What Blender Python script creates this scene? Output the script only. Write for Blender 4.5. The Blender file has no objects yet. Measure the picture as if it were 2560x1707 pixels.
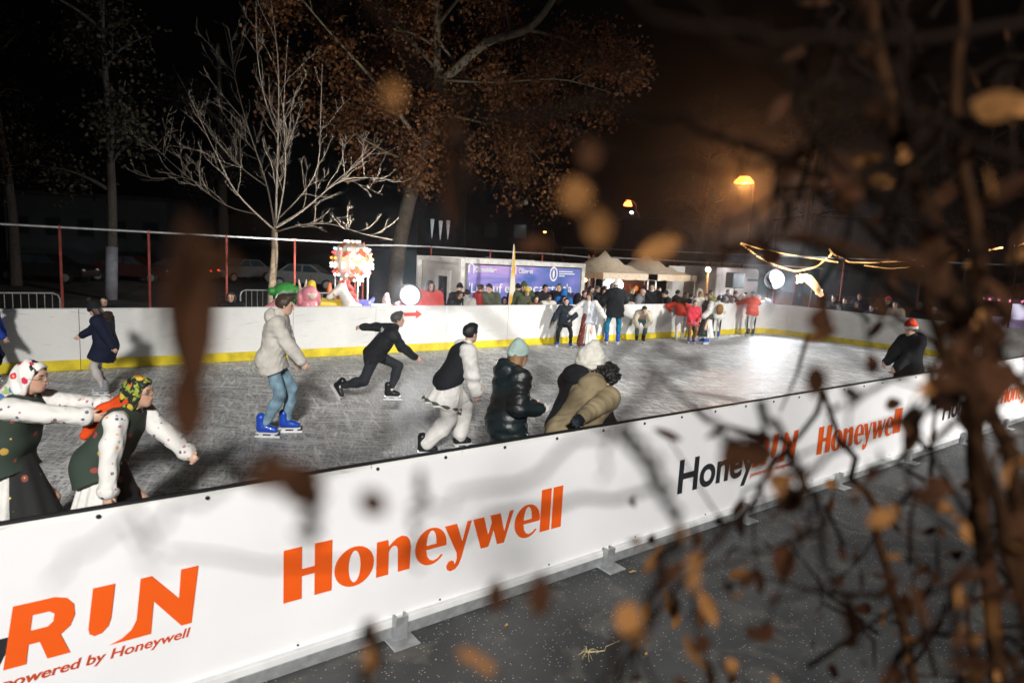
import bpy, math, random
import numpy as np
from mathutils import Vector, Matrix
random.seed(7); np.random.seed(7)
D = bpy.data; SC = bpy.context.scene; COL = SC.collection
rad = math.radians

# ------------------------------------------------------------------ camera
YAW, PITCH, ROLL, FPX, CAMH, CAMD = -0.6499, 0.1360, 0.0534, 1623.45, 2.5774, 3.8662
PW, PH = 2560.0, 1707.0
RW, RL, BH = 10.36, 23.23, 1.13            # rink width, end of rink, height of the boards
GZ = -0.15                                 # ground outside the rink
def _axes():
    cy, sy, cp, sp = math.cos(YAW), math.sin(YAW), math.cos(PITCH), math.sin(PITCH)
    f = np.array([-sy*cp, cy*cp, -sp]); r = np.array([cy, sy, 0.0]); u = np.cross(r, f)
    c, s = math.cos(ROLL), math.sin(ROLL)
    return c*r+s*u, -s*r+c*u, f
CR, CU, CF = _axes(); CP = np.array([0, -CAMD, CAMH])
def ray(px, py):
    v = CF*FPX + CR*(px-PW/2) - CU*(py-PH/2)
    return v/np.linalg.norm(v)
def onZ(px, py, z=0.0):
    v = ray(px, py); return CP + v*((z-CP[2])/v[2])
def onY(px, py, Y):
    v = ray(px, py); return CP + v*((Y-CP[1])/v[1])
def onX(px, py, X):
    v = ray(px, py); return CP + v*((X-CP[0])/v[0])
def atD(px, py, d):                        # point at depth d in front of the lens
    v = ray(px, py); return CP + v*(d/float(v@CF))
cd = D.cameras.new('camera'); cam = D.objects.new('camera', cd); COL.objects.link(cam)
cam.matrix_world = Matrix((( CR[0], CU[0], -CF[0], CP[0]), (CR[1], CU[1], -CF[1], CP[1]), (CR[2], CU[2], -CF[2], CP[2]), (0, 0, 0, 1)))
cd.sensor_width = 36.0; cd.lens = FPX*36/PW; cd.clip_start = 0.02; cd.clip_end = 2000
cd.dof.use_dof = True; cd.dof.focus_distance = 10.0; cd.dof.aperture_fstop = 2.0; cd.dof.aperture_blades = 7
SC.camera = cam
# ------------------------------------------------------------------ night sky, exposure
w = D.worlds.new('World'); SC.world = w; w.use_nodes = True
nt = w.node_tree; bg = nt.nodes['Background']
sk = nt.nodes.new('ShaderNodeTexSky'); sk.sky_type = 'NISHITA'; sk.sun_disc = False
sk.sun_elevation = rad(-6); sk.sun_rotation = rad(200)
nt.links.new(sk.outputs[0], bg.inputs[0]); bg.inputs[1].default_value = 0.05
SC.view_settings.view_transform = 'Standard'; SC.view_settings.look = 'None'
SC.view_settings.exposure = 0; SC.view_settings.gamma = 1
SC.render.engine = 'CYCLES'
SC.cycles.use_denoising = True; SC.cycles.max_bounces = 6; SC.cycles.diffuse_bounces = 2
SC.cycles.glossy_bounces = 3; SC.cycles.transparent_max_bounces = 6; SC.cycles.caustics_reflective = False
SC.cycles.caustics_refractive = False; SC.cycles.sample_clamp_indirect = 4
# ------------------------------------------------------------------ floodlights of the rink (light sources; the masts are built below)
def lamp(name, kind, loc, energy, color, target=None, size=.3, spot=None, blend=.6):
    l = D.lights.new(name, kind); l.energy = energy; l.color = color
    if kind in ('SPOT', 'POINT'): l.shadow_soft_size = size
    if spot: l.spot_size = rad(spot); l.spot_blend = blend
    o = D.objects.new(name, l); COL.objects.link(o); o.location = loc
    if target is not None:
        o.rotation_euler = (Vector(target)-Vector(loc)).to_track_quat('-Z', 'Y').to_euler()
    return o
MASTS = [((-9.0, -19.0, 11.5), (6.0, 7.5, -0.5), 37000, 42), ((19.0, -20.0, 12.0), (15.0, 6.0, -0.5), 50000, 44)]
for loc, tg, e, sp in MASTS:
    lamp('rink_flood', 'SPOT', loc, e, (1.0, .965, .92), tg, 1.1, sp, 1.0)
FLA = onY(1025, 738, 11.3); FLB = onY(1936, 699, 10.75)
lamp('stand_flood', 'SPOT', tuple(FLA+np.array([0, -.12, 0])), 500, (.93, .97, 1.0), (FLA[0]-1.0, 4, .6), .3, 170, .5)
lamp('stand_flood', 'SPOT', tuple(FLB+np.array([-.12, -.12, 0])), 1400, (.93, .96, 1.0), (12, 3, .5), .4, 165, .5)
lamp('tree_fill_spot', 'SPOT', tuple(FLA+np.array([-.1, .25, .25])), 2700, (1.0, .96, .90), (FLA[0]-1.5, 25, 9.5), .2, 105, .8)  # added spot to brighten the trees; the stand has no second head
lamp('stand_flood_spill', 'POINT', tuple(FLA+np.array([0, .3, .2])), 170, (.95, .98, 1.0), size=.2)
lamp('stand_flood_spill', 'POINT', tuple(FLB+np.array([.3, .3, .2])), 350, (.95, .97, 1.0), size=.2)
LAMP1 = atD(1860, 450, 62); LAMP2 = atD(1570, 508, 75)
lamp('street_light', 'SPOT', tuple(LAMP1+np.array([0, 0, -.5])), 7000, (1.0, .36, .09), tuple(LAMP1*np.array([.8, .8, 0])), .4, 125, .5)

# ------------------------------------------------------------------ helpers: tagging
def tag(o, label=None, cat=None, group=None, kind=None):
    if label: o['label'] = label
    if cat: o['category'] = cat
    if group: o['group'] = group
    if kind: o['kind'] = kind
    return o
def empty(name, loc, label, cat, group=None, rz=0):
    o = D.objects.new(name, None); COL.objects.link(o); o.location = loc; o.rotation_euler[2] = rz
    o.empty_display_size = .2
    return tag(o, label, cat, group)
def mkmesh(name, V, F, smooth=True):
    me = D.meshes.new(name); V = np.asarray(V, np.float32).reshape(-1, 3)
    if isinstance(F, np.ndarray):
        n, k = F.shape; me.vertices.add(len(V)); me.vertices.foreach_set('co', V.ravel())
        me.loops.add(n*k); me.loops.foreach_set('vertex_index', F.astype(np.int32).ravel())
        me.polygons.add(n); me.polygons.foreach_set('loop_start', np.arange(0, n*k, k, dtype=np.int32))
        me.polygons.foreach_set('loop_total', np.full(n, k, np.int32)); me.update(calc_edges=True)
    else:
        me.from_pydata(V.tolist(), [], F); me.update()
    if smooth: me.polygons.foreach_set('use_smooth', np.ones(len(me.polygons), bool))
    return me
def link(name, me, m, parent=None, loc=None, label=None):
    o = D.objects.new(name, me); COL.objects.link(o)
    if m is not None: me.materials.append(m)
    if parent is not None: o.parent = parent
    if loc is not None: o.location = loc
    if label: o['label'] = label
    return o
class MB:
    """collects boxes, tubes, lathes and sheets into ONE mesh"""
    def __init__(s): s.v = []; s.f = []; s.n = 0
    def add(s, V, F):
        V = np.asarray(V, float).reshape(-1, 3); s.v.append(V)
        s.f += [tuple(int(i)+s.n for i in f) for f in F]; s.n += len(V); return s
    def box(s, c, d, rz=0, bev=0, R=None):
        x, y, z = np.array(d)/2.0
        if bev > 0:
            b = min(bev, x*.9, y*.9, z*.9); V = []; 
            for sx in (-1, 1):
                for sy in (-1, 1):
                    for sz in (-1, 1):
                        V += [(sx*x, sy*(y-b), sz*(z-b)), (sx*(x-b), sy*y, sz*(z-b)), (sx*(x-b), sy*(y-b), sz*z)]
            V = np.array(V)
            def i(sx, sy, sz, k): return ((sx > 0)*4+(sy > 0)*2+(sz > 0))*3+k
            F = []
            for sg in (-1, 1):
                F.append([i(sg, -1, -1, 0), i(sg, 1, -1, 0), i(sg, 1, 1, 0), i(sg, -1, 1, 0)][::sg])
                F.append([i(-1, sg, -1, 1), i(-1, sg, 1, 1), i(1, sg, 1, 1), i(1, sg, -1, 1)][::sg])
                F.append([i(-1, -1, sg, 2), i(1, -1, sg, 2), i(1, 1, sg, 2), i(-1, 1, sg, 2)][::sg])
            for a in (-1, 1):
                for b2 in (-1, 1):
                    F.append([i(a, b2, -1, 0), i(a, b2, -1, 1), i(a, b2, 1, 1), i(a, b2, 1, 0)])
                    F.append([i(a, -1, b2, 0), i(a, -1, b2, 2), i(a, 1, b2, 2), i(a, 1, b2, 0)])
                    F.append([i(-1, a, b2, 1), i(-1, a, b2, 2), i(1, a, b2, 2), i(1, a, b2, 1)])
                    for c2 in (-1, 1): F.append([i(a, b2, c2, 0), i(a, b2, c2, 1), i(a, b2, c2, 2)])
        else:
            V = np.array([(sx*x, sy*y, sz*z) for sx in (-1, 1) for sy in (-1, 1) for sz in (-1, 1)])
            F = [(0, 1, 3, 2), (4, 6, 7, 5), (0, 4, 5, 1), (2, 3, 7, 6), (0, 2, 6, 4), (1, 5, 7, 3)]
        if rz: 
            c_, s_ = math.cos(rz), math.sin(rz); V = V @ np.array([[c_, s_, 0], [-s_, c_, 0], [0, 0, 1]])
        if R is not None: V = V @ np.array(R).T
        return s.add(V+np.array(c), F)
    def tube(s, pts, r, n=8, cap=True):
        P = np.asarray(pts, float); m = len(P); r = np.broadcast_to(np.asarray(r, float), (m,))
        T = np.gradient(P, axis=0); T /= np.linalg.norm(T, axis=1)[:, None]+1e-12
        up = np.array([0, 0, 1.0]) if abs(T[0][2]) < .9 else np.array([1.0, 0, 0])
        a = np.cross(up, T[0]); a /= np.linalg.norm(a); V = []
        th = np.linspace(0, 2*np.pi, n, endpoint=False)
        for i in range(m):
            a = a-T[i]*(a@T[i]); a /= np.linalg.norm(a)+1e-12; b = np.cross(T[i], a)
            V.append(P[i]+r[i]*(np.cos(th)[:, None]*a+np.sin(th)[:, None]*b))
        F = [(i*n+j, i*n+(j+1) % n, (i+1)*n+(j+1) % n, (i+1)*n+j) for i in range(m-1) for j in range(n)]
        if cap: F += [tuple(range(n))[::-1], tuple((m-1)*n+j for j in range(n))]
        return s.add(np.concatenate(V), F)
    def lathe(s, prof, c=(0, 0, 0), n=20, sc=(1, 1)):
        th = np.linspace(0, 2*np.pi, n, endpoint=False)
        V = [(r*math.cos(t)*sc[0]+c[0], r*math.sin(t)*sc[1]+c[1], z+c[2]) for r, z in prof for t in th]
        m = len(prof); F = [(i*n+j, i*n+(j+1) % n, (i+1)*n+(j+1) % n, (i+1)*n+j) for i in range(m-1) for j in range(n)]
        F += [tuple(range(n))[::-1], tuple((m-1)*n+j for j in range(n))]
        return s.add(V, F)
    def ball(s, c, r, n=12, m=8):
        r = np.broadcast_to(np.asarray(r, float), (3,))
        pr = [(math.sin(math.pi*i/m), -math.cos(math.pi*i/m)) for i in range(m+1)]
        pr[0] = (1e-3, -1); pr[-1] = (1e-3, 1); th = np.linspace(0, 2*np.pi, n, endpoint=False)
        V = np.array([(a*math.cos(t), a*math.sin(t), z) for a, z in pr for t in th])*r+np.array(c)
        F = [(i*n+j, i*n+(j+1) % n, (i+1)*n+(j+1) % n, (i+1)*n+j) for i in range(m) for j in range(n)]
        return s.add(V, F)
    def build(s, name, m, parent=None, smooth=False, loc=None, label=None):
        return link(name, mkmesh(name, np.concatenate(s.v), s.f, smooth), m, parent, loc, label)
# ------------------------------------------------------------------ helpers: materials
MATS = {}
def nmat(name):
    m = D.materials.new(name); m.use_nodes = True; t = m.node_tree
    return m, t, t.nodes['Principled BSDF']
def N(t, kind, **kw):
    n = t.nodes.new(kind)
    for k, v in kw.items():
        if k.startswith('i_'): n.inputs[k[2:].replace('_', ' ')].default_value = v
        else: setattr(n, k, v)
    return n
def ramp(t, src, stops):
    r = t.nodes.new('ShaderNodeValToRGB'); e = r.color_ramp.elements
    while len(e) < len(stops): e.new(.5)
    for k, (p, c) in enumerate(stops):
        e[k].position = p; e[k].color = (*c, 1) if len(c) == 3 else c
    t.links.new(src, r.inputs[0]); return r
def mat(name, col, rough=.7, metal=0, var=.25, vs=6, bump=.0, bs=60, emit=0, ecol=None, spec=None, coat=0, sheen=0):
    key = (name, tuple(col), rough, metal, var, bump)
    if key in MATS: return MATS[key]
    m, t, b = nmat(name)
    tc = N(t, 'ShaderNodeTexCoord')
    n = N(t, 'ShaderNodeTexNoise', i_Scale=vs, i_Detail=6.0); t.links.new(tc.outputs['Object'], n.inputs['Vector'])
    c = np.array(col)
    r = ramp(t, n.outputs[0], [(.3, tuple(c*(1-var))), (.7, tuple(np.minimum(c*(1+var*.6), 1)))])
    t.links.new(r.outputs[0], b.inputs['Base Color'])
    b.inputs['Roughness'].default_value = rough; b.inputs['Metallic'].default_value = metal
    if spec is not None: b.inputs['Specular IOR Level'].default_value = spec
    if coat: b.inputs['Coat Weight'].default_value = coat
    if sheen: b.inputs['Sheen Weight'].default_value = sheen
    if bump:
        n2 = N(t, 'ShaderNodeTexNoise', i_Scale=bs, i_Detail=5.0); t.links.new(tc.outputs['Object'], n2.inputs['Vector'])
        bm = N(t, 'ShaderNodeBump', i_Strength=bump, i_Distance=.01); t.links.new(n2.outputs[0], bm.inputs['Height'])
        t.links.new(bm.outputs[0], b.inputs['Normal'])
    if emit:
        b.inputs['Emission Color'].default_value = (*(ecol or col), 1); b.inputs['Emission Strength'].default_value = emit
    MATS[key] = m; return m
def cloth(name, col, rough=.85, bump=.35, bs=35, var=.18): return mat(name, col, rough, 0, var, 9, bump, bs, spec=.25)
# ------------------------------------------------------------------ smooth implicit bodies -> one continuous surface
def _cells(F, org, res):
    S = F < 0; n = np.array(F.shape)-1
    acc = np.zeros(tuple(n), np.int8)
    offs = [(i, j, k) for i in (0, 1) for j in (0, 1) for k in (0, 1)]
    for o in offs: acc += S[o[0]:o[0]+n[0], o[1]:o[1]+n[1], o[2]:o[2]+n[2]]
    idx = np.argwhere((acc > 0) & (acc < 8))
    if len(idx) == 0: return None
    lin = -np.ones(tuple(n), np.int32); lin[tuple(idx.T)] = np.arange(len(idx))
    val = np.stack([F[idx[:, 0]+o[0], idx[:, 1]+o[1], idx[:, 2]+o[2]] for o in offs], 1)
    P = np.array(offs, float); sm = np.zeros((len(idx), 3)); ct = np.zeros(len(idx))
    for a in range(8):
        for b in range(a+1, 8):
            if abs(P[a]-P[b]).sum() != 1: continue
            va, vb = val[:, a], val[:, b]; m = (va < 0) != (vb < 0)
            t = va[m]/(va[m]-vb[m]); sm[m] += P[a]+t[:, None]*(P[b]-P[a]); ct[m] += 1
    V = (idx+sm/ct[:, None])*res+org; Fs = []
    for ax in range(3):
        o1, o2 = [(1, 2), (2, 0), (0, 1)][ax]
        sl0 = [slice(1, -1)]*3; sl1 = [slice(1, -1)]*3; sl0[ax] = slice(0, -1); sl1[ax] = slice(1, None)
        a, b = S[tuple(sl0)], S[tuple(sl1)]
        e = np.argwhere(a != b); 
        if len(e) == 0: continue
        fl = a[tuple(e.T)]; base = e.copy()
        for q in range(3):
            if q != ax: base[:, q] += 1
        def c(d1, d2):
            x = base.copy(); x[:, o1] -= d1; x[:, o2] -= d2; return lin[tuple(x.T)]
        q = np.stack([c(1, 1), c(0, 1), c(0, 0), c(1, 0)], 1); q[~fl] = q[~fl][:, ::-1]; Fs.append(q)
    return V, np.concatenate(Fs)
def sdf(ops, res, disp=None):
    """ops: ('c',a,b,ra,rb,k) round cone  ('e',c,radii,R,k) ellipsoid  ('x',c,radii,R) cut  ('p',point,normal) keep behind plane"""
    lo = np.full(3, 1e9); hi = -lo
    for o in ops:
        if o[0] == 'c':
            for p, r in ((o[1], o[3]), (o[2], o[4])): lo = np.minimum(lo, np.array(p)-r); hi = np.maximum(hi, np.array(p)+r)
        elif o[0] == 'e': r = max(o[2]); lo = np.minimum(lo, np.array(o[1])-r); hi = np.maximum(hi, np.array(o[1])+r)
    lo -= 3*res; hi += 3*res; n = np.ceil((hi-lo)/res).astype(int)+1
    F = np.full(tuple(n), 1.0, np.float32); ax = [lo[i]+np.arange(n[i])*res for i in range(3)]
    for o in ops:
        if o[0] == 'p':
            d = sum(((ax[i]-o[1][i])*o[2][i]).reshape([-1 if j == i else 1 for j in range(3)]) for i in range(3))
            F = np.maximum(F, d.astype(np.float32)); continue
        k = o[-1] if o[0] in 'ce' else .001; pad = k+3*res
        if o[0] == 'c':
            a, b = np.array(o[1], float), np.array(o[2], float)
            l = np.minimum(a-o[3], b-o[4])-pad; h = np.maximum(a+o[3], b+o[4])+pad
        else:
            c0 = np.array(o[1], float); r = max(o[2]); l = c0-r-pad; h = c0+r+pad
        i0 = np.clip(np.floor((l-lo)/res).astype(int), 0, n-1); i1 = np.clip(np.ceil((h-lo)/res).astype(int)+1, 1, n)
        X, Y, Z = np.meshgrid(*[ax[i][i0[i]:i1[i]] for i in range(3)], indexing='ij', sparse=True)
        if o[0] == 'c':
            ab = b-a; L = ab@ab+1e-12
            t = np.clip(((X-a[0])*ab[0]+(Y-a[1])*ab[1]+(Z-a[2])*ab[2])/L, 0, 1)
            d = np.sqrt((X-a[0]-t*ab[0])**2+(Y-a[1]-t*ab[1])**2+(Z-a[2]-t*ab[2])**2)-(o[3]+t*(o[4]-o[3]))
        else:
            R = np.eye(3) if o[3] is None else np.array(o[3]); rr = o[2]
            q = [((X-c0[0])*R[0, i]+(Y-c0[1])*R[1, i]+(Z-c0[2])*R[2, i]) for i in range(3)]
            k0 = np.sqrt(sum((q[i]/rr[i])**2 for i in range(3))); k1 = np.sqrt(sum((q[i]/rr[i]**2)**2 for i in range(3)))+1e-9
            d = k0*(k0-1)/k1
        s_ = tuple(slice(i0[i], i1[i]) for i in range(3)); f = F[s_]
        if o[0] == 'x': F[s_] = np.maximum(f, -d); continue
        if k > .001:
            hh = np.maximum(k-np.abs(f-d), 0)/k; F[s_] = np.minimum(f, d)-hh*hh*k*.25
        else: F[s_] = np.minimum(f, d)
    if disp is not None:
        X, Y, Z = np.meshgrid(*ax, indexing='ij', sparse=True); F = F+disp(X, Y, Z)
    return _cells(F, lo, res)
def folds(a=.006, f=26, seed=0):
    r = np.random.RandomState(seed); m = r.normal(size=(3, 3)); m /= np.linalg.norm(m, axis=1)[:, None]; p = r.rand(3)*6
    def d(X, Y, Z):
        u = [m[i, 0]*X+m[i, 1]*Y+m[i, 2]*Z for i in range(3)]
        return a*(np.sin(f*u[0]+2*np.sin(f*.4*u[1]+p[0]))+.6*np.sin(f*1.9*u[1]+2*np.sin(f*.6*u[2]+p[1])))
    return d
def quilt(a=.016, per=.085, ax=(0, 0, 1), seed=0, f2=.006):
    fd = folds(f2, 34, seed); ax = np.array(ax, float)
    def d(X, Y, Z):
        s = ax[0]*X+ax[1]*Y+ax[2]*Z
        return a*(.5-np.sqrt(np.abs(np.sin(np.pi*s/per))))+fd(X, Y, Z)
    return d
def both(*fs): return lambda X, Y, Z: sum(f(X, Y, Z) for f in fs)
def Rx(a): c, s = math.cos(a), math.sin(a); return np.array([[1, 0, 0], [0, c, -s], [0, s, c]])
def Ry(a): c, s = math.cos(a), math.sin(a); return np.array([[c, 0, s], [0, 1, 0], [-s, 0, c]])
def Rz(a): c, s = math.cos(a), math.sin(a); return np.array([[c, -s, 0], [s, c, 0], [0, 0, 1]])
def unit(v): v = np.array(v, float); return v/(np.linalg.norm(v)+1e-9)
def ik(a, t, l1, l2, pole):
    a = np.array(a, float); t = np.array(t, float); d = t-a; L = min(np.linalg.norm(d), (l1+l2)*.998); u = unit(d)
    x = (l1*l1-l2*l2+L*L)/(2*L); y = math.sqrt(max(l1*l1-x*x, 0)); p = np.array(pole, float); p = unit(p-u*(p@u))
    return a+u*x+p*y, a+u*L
SKIN = {}
def skin_mat(c):
    if c in SKIN: return SKIN[c]
    m, t, b = nmat('skin'); a = N(t, 'ShaderNodeVertexColor', layer_name='tint')
    t.links.new(a.outputs[0], b.inputs['Base Color']); b.inputs['Roughness'].default_value = .5
    b.inputs['Subsurface Weight'].default_value = .0; SKIN[c] = m; return m
class Fig:
    """a posed figure in its own frame: +X the way it faces, +Y its left; 1.8 m tall before scaling"""
    def __init__(s, hip=.97, px=0, lean=4, side=0, twist=0, hp=0, hy=0, hr=0, feet=None, hands=(None, None), skates=True, elb=((-.6, .5, -.3), (-.6, -.5, -.3)), knee=((1, .12, 0), (1, -.12, 0)), girth=1.0, child=0):
        s.sk = .075 if skates else 0; s.g = girth; s.P = np.array([px, 0, hip+s.sk])
        s.R = Ry(rad(lean)) @ Rx(rad(side)) @ Rz(rad(twist)); s.Rp = Ry(rad(lean*.45)) @ Rz(rad(twist*.3))
        s.neck = s.tp(0, 0, .53); s.S = [s.tp(0, .18*girth, .47), s.tp(0, -.18*girth, .47)]
        s.HR = Rz(rad(hy+twist)) @ Ry(rad(hp+lean*.35)) @ Rx(rad(hr))
        s.hs = 1+child; s.hc = s.neck+s.R @ np.array([.015, 0, .05])+s.HR @ np.array([.015, 0, .115*s.hs])
        s.H = [s.P+s.Rp @ np.array([0, .09, -.02]), s.P+s.Rp @ np.array([0, -.09, -.02])]
        feet = feet or ((0, .11, 0, 8, 0), (0, -.11, 0, -8, 0)); s.A, s.K, s.FR = [], [], []
        for i, f in enumerate(feet):
            FRm = Rz(rad(f[3])) @ Ry(rad(f[4])); s.FR.append(FRm)
            k, a = ik(s.H[i], np.array(f[:3])+np.array([0, 0, .085+s.sk]), .45, .445, Rz(rad(f[3]*.7)) @ np.array(knee[i])); s.K.append(k); s.A.append(a)
        s.E, s.W = [], []
        for i in (0, 1):
            sg = 1-2*i; t = hands[i] if hands[i] is not None else s.S[i]+np.array([.07, sg*.09, -.52])
            e, w_ = ik(s.S[i], t, .29, .26, s.R @ np.array(elb[i])); s.E.append(e); s.W.append(w_)
    def tp(s, x, y, z): return s.P+s.R @ np.array([x, y, z])
    def hd(s, x, y, z): return s.hc+s.HR @ np.array([x, y, z])*s.hs
    def torso(s, t, sh=True, strap=False):
        g = s.g; o = [('c', s.tp(-.02, 0, .40), s.tp(-.01, 0, .16), .105*g+t, .10*g+t, .05), ('c', s.tp(-.01, 0, .16), s.P+s.Rp @ np.array([-.02, 0, -.02]), .10*g+t, .118*g+t, .05)]
        for y in (1, -1):
            o += [('c', s.tp(.0, .085*y*g, .38), s.tp(.01, .07*y*g, .16), .105*g+t, .10*g+t, .05), ('c', s.tp(.01, .07*y*g, .16), s.P+s.Rp @ np.array([-.01, .075*y*g, -.02]), .10*g+t, .115*g+t, .05)]
            if sh and strap: o.append(('c', s.tp(-.01, .03*y, .485), s.tp(-.005, .125*y*g, .475), .05+t, .036*g+t, .05))
            elif sh: o.append(('c', s.tp(-.01, .03*y, .49), s.S[0 if y > 0 else 1], .055+t, .062*g+t, .06))
        return o
    def sleeve(s, i, t0, t1, frac=.93, a=.07, b=.05, k=.03):
        W = s.E[i]+(s.W[i]-s.E[i])*frac
        return [('c', s.S[i], s.E[i], (.062*s.g)+t0, .05*s.g+(t0+t1)/2, k), ('c', s.E[i], W, .05*s.g+(t0+t1)/2, .036*s.g+t1, k)]
    def hem(s, L, r0, r1, w=1.0):
        d = unit((s.K[0]-s.H[0])+(s.K[1]-s.H[1])+np.array([0, 0, -.4])); o = []
        for i in (0, 1):
            own = unit(s.K[i]-s.H[i]); dd = unit(d*w+own*(1-w)); p0 = s.P+s.Rp @ np.array([-.01, .08*(1-2*i), -.02])
            o.append(('c', p0, p0+dd*(L+.1), r0, r1, .07))
        c0 = s.P+s.Rp @ np.array([-.01, 0, -.02]); o += [('c', c0, c0+d*(L+.1), r0, r1, .07), ('p', s.P+d*L, d)]; return o
    def legs(s, t0, t1, bot=1.0, k=.04):
        o = [('e', s.P+np.array([0, 0, -.03]), (.12+t0, .165+t0, .12+t0), s.Rp, .05)]
        for i in (0, 1):
            A = s.K[i]+(s.A[i]-s.K[i])*bot
            o += [('c', s.H[i], s.K[i], .083*s.g+t0, .06*s.g+(t0+t1)/2, k), ('c', s.K[i]+(s.A[i]-s.K[i])*.01, s.K[i]+(s.A[i]-s.K[i])*.35, .058*s.g+(t0+t1)/2, .058*s.g+(t0+t1)/2, k), ('c', s.K[i]+(s.A[i]-s.K[i])*.3, A, .058*s.g+(t0+t1)/2, .042*s.g+t1, k)]
        return o
def skel_body(f, legs=True):
    o = f.torso(-.02)
    o += [('c', f.neck+f.R @ np.array([-.01, 0, -.03]), f.hd(-.015, 0, -.06), .056, .052*f.hs, .03)]
    h = f.hs
    o += [('e', f.hd(-.005, 0, .03), (.099*h, .076*h, .092*h), f.HR, .02), ('e', f.hd(.028, 0, -.04), (.066*h, .058*h, .075*h), f.HR, .03),
          ('e', f.hd(.055, 0, -.088), (.03*h, .03*h, .024*h), f.HR, .025), ('c', f.hd(.088, 0, .008), f.hd(.108, 0, -.028), .009*h, .014*h, .014),
          ('e', f.hd(.085, 0, -.062), (.014*h, .024*h, .012*h), f.HR, .01)]
    for y in (1, -1):
        o += [('e', f.hd(-.005, .076*y, -.008), (.016*h, .009*h, .03*h), f.HR, .006), ('e', f.hd(.075, .036*y, .03), (.016*h, .026*h, .008*h), f.HR, .014)]
        o += [('e', f.hd(.1, .03*y, .004), (.012*h, .014*h, .009*h), f.HR, .001)] if 0 else []
    for i in (0, 1): o += f.sleeve(i, -.018, -.006, 1.0, k=.02)
    if legs: o += f.legs(-.02, -.01)
    for i in (0, 1):
        fo, sd, pn = hand_frame(f, i); R = np.stack([fo, sd, pn], 1)
        o.append(('e', f.W[i]+fo*.055, (.058, .041, .019), R, .022))
    if legs:
        for i in (0, 1): o.append(('c', f.A[i]+f.FR[i] @ np.array([-.02, 0, -.04]), f.A[i]+f.FR[i] @ np.array([.14, 0, -.06]), .036, .028, .02))
    return o
def hand_frame(f, i):
    fo = unit(f.W[i]-f.E[i]); hint = getattr(f, 'thumb', [None, None])[i]
    h = np.array(hint if hint is not None else (.9, 0, .5)); sd = unit(h-fo*(h@fo)); pn = np.cross(fo, sd)*(1 if i == 0 else -1)
    return fo, sd, pn
def fingers(f, i, curl=.5, r=.0085):
    fo, sd, pn = hand_frame(f, i); mb = MB(); W = f.W[i]
    for q, (o, L) in enumerate(((.029, .070), (.0098, .080), (-.0098, .075), (-.029, .058))):
        b = W+fo*.088+sd*o; a = 0; P = [b-fo*.02, b]; d = fo
        for j, fr in enumerate((.42, .32, .26)):
            a += curl*(.9 if j else .7)*(1+.12*q); d = fo*math.cos(a)+pn*math.sin(a)+sd*o*.8; b = b+d*L*fr; P.append(b)
        mb.tube(P, [r*1.05, r*1.05, r, r*.92, r*.75], 7)
    b = W+fo*.03+sd*.03; d = unit(fo*.75+sd*.62+pn*.25); P = [b-d*.015, b, b+d*.035]; d2 = unit(fo*.9+sd*.15+pn*(.3+curl*.4)); P += [P[-1]+d2*.028]
    mb.tube(P, [.013, .0125, .0105, .008], 7); return np.concatenate(mb.v), mb.f
ALLP = []
def finish(o, V, s, heading): return V
def person(label, pos, heading, h, f, parts, skin=(.62, .40, .30), res=.012, legs=True, group='people on the ice', curl=.5, bare_hands=(1, 1), face=True, lips=(.5, .2, .17), eye=(.03, .02, .015), brow=None):
    """body: one continuous mesh (top level); clothing, hair and skates: its children"""
    sc = h/1.8; r0 = res/sc
    V, F = sdf(skel_body(f, legs), r0); F = [tuple(q) for q in F]
    nb = len(V); tint = np.tile(np.array([*skin, 1.0]), (nb, 1))
    q = (V-f.hc) @ f.HR/f.hs                       # head coordinates
    if face:
        front = q[:, 0] > .035
        br = brow or tuple(np.array(eye)*1.5)
        for y in (1, -1):
            e = front & (((q[:, 1]-.033*y)/.016)**2+((q[:, 2]-.004)/.0095)**2 < 1); tint[e, :3] = eye
            b_ = front & (((q[:, 1]-.035*y)/.022)**2+((q[:, 2]-.032)/.0065)**2 < 1); tint[b_, :3] = br
        l = front & ((q[:, 1]/.024)**2+((q[:, 2]+.062)/.0105)**2 < 1); tint[l, :3] = lips
        ck = front & ((((np.abs(q[:, 1])-.042)/.024)**2+((q[:, 2]+.03)/.024)**2) < 1); tint[ck, :3] *= (1.0, .86, .84)
    if res < .02:
        for i in (0, 1):
            if bare_hands[i]:
                fv, ff = fingers(f, i, curl); F += [tuple(k+len(V) for k in t_) for t_ in ff]; V = np.concatenate([V, fv])
        tint = np.concatenate([tint, np.tile(np.array([*skin, 1.0]), (len(V)-len(tint), 1))])
    T = Rz(rad(heading))
    me = mkmesh('person', V*sc @ T.T, F); ca = me.color_attributes.new('tint', 'FLOAT_COLOR', 'POINT'); ca.data.foreach_set('color', tint.astype(np.float32).ravel())
    o = link('person', me, skin_mat(skin), None, tuple(pos)); tag(o, label, 'person', group)
    for p in parts:
        nm, ops, m = p[0], p[1], p[2]; dp = p[3] if len(p) > 3 else None; rm = p[4] if len(p) > 4 else 1.0
        if isinstance(ops, MB): vf = (np.concatenate(ops.v), ops.f)
        else: vf = sdf(ops, r0*rm, dp)
        if vf is None: continue
        c = link(nm, mkmesh(nm, vf[0]*sc @ T.T, vf[1], not isinstance(ops, MB)), m, o)
        for sub in (p[5] if len(p) > 5 else []):
            link(sub[0], mkmesh(sub[0], np.concatenate(sub[1].v)*sc @ T.T, sub[1].f, False), sub[2], c)
    ALLP.append(o); return o
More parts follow.
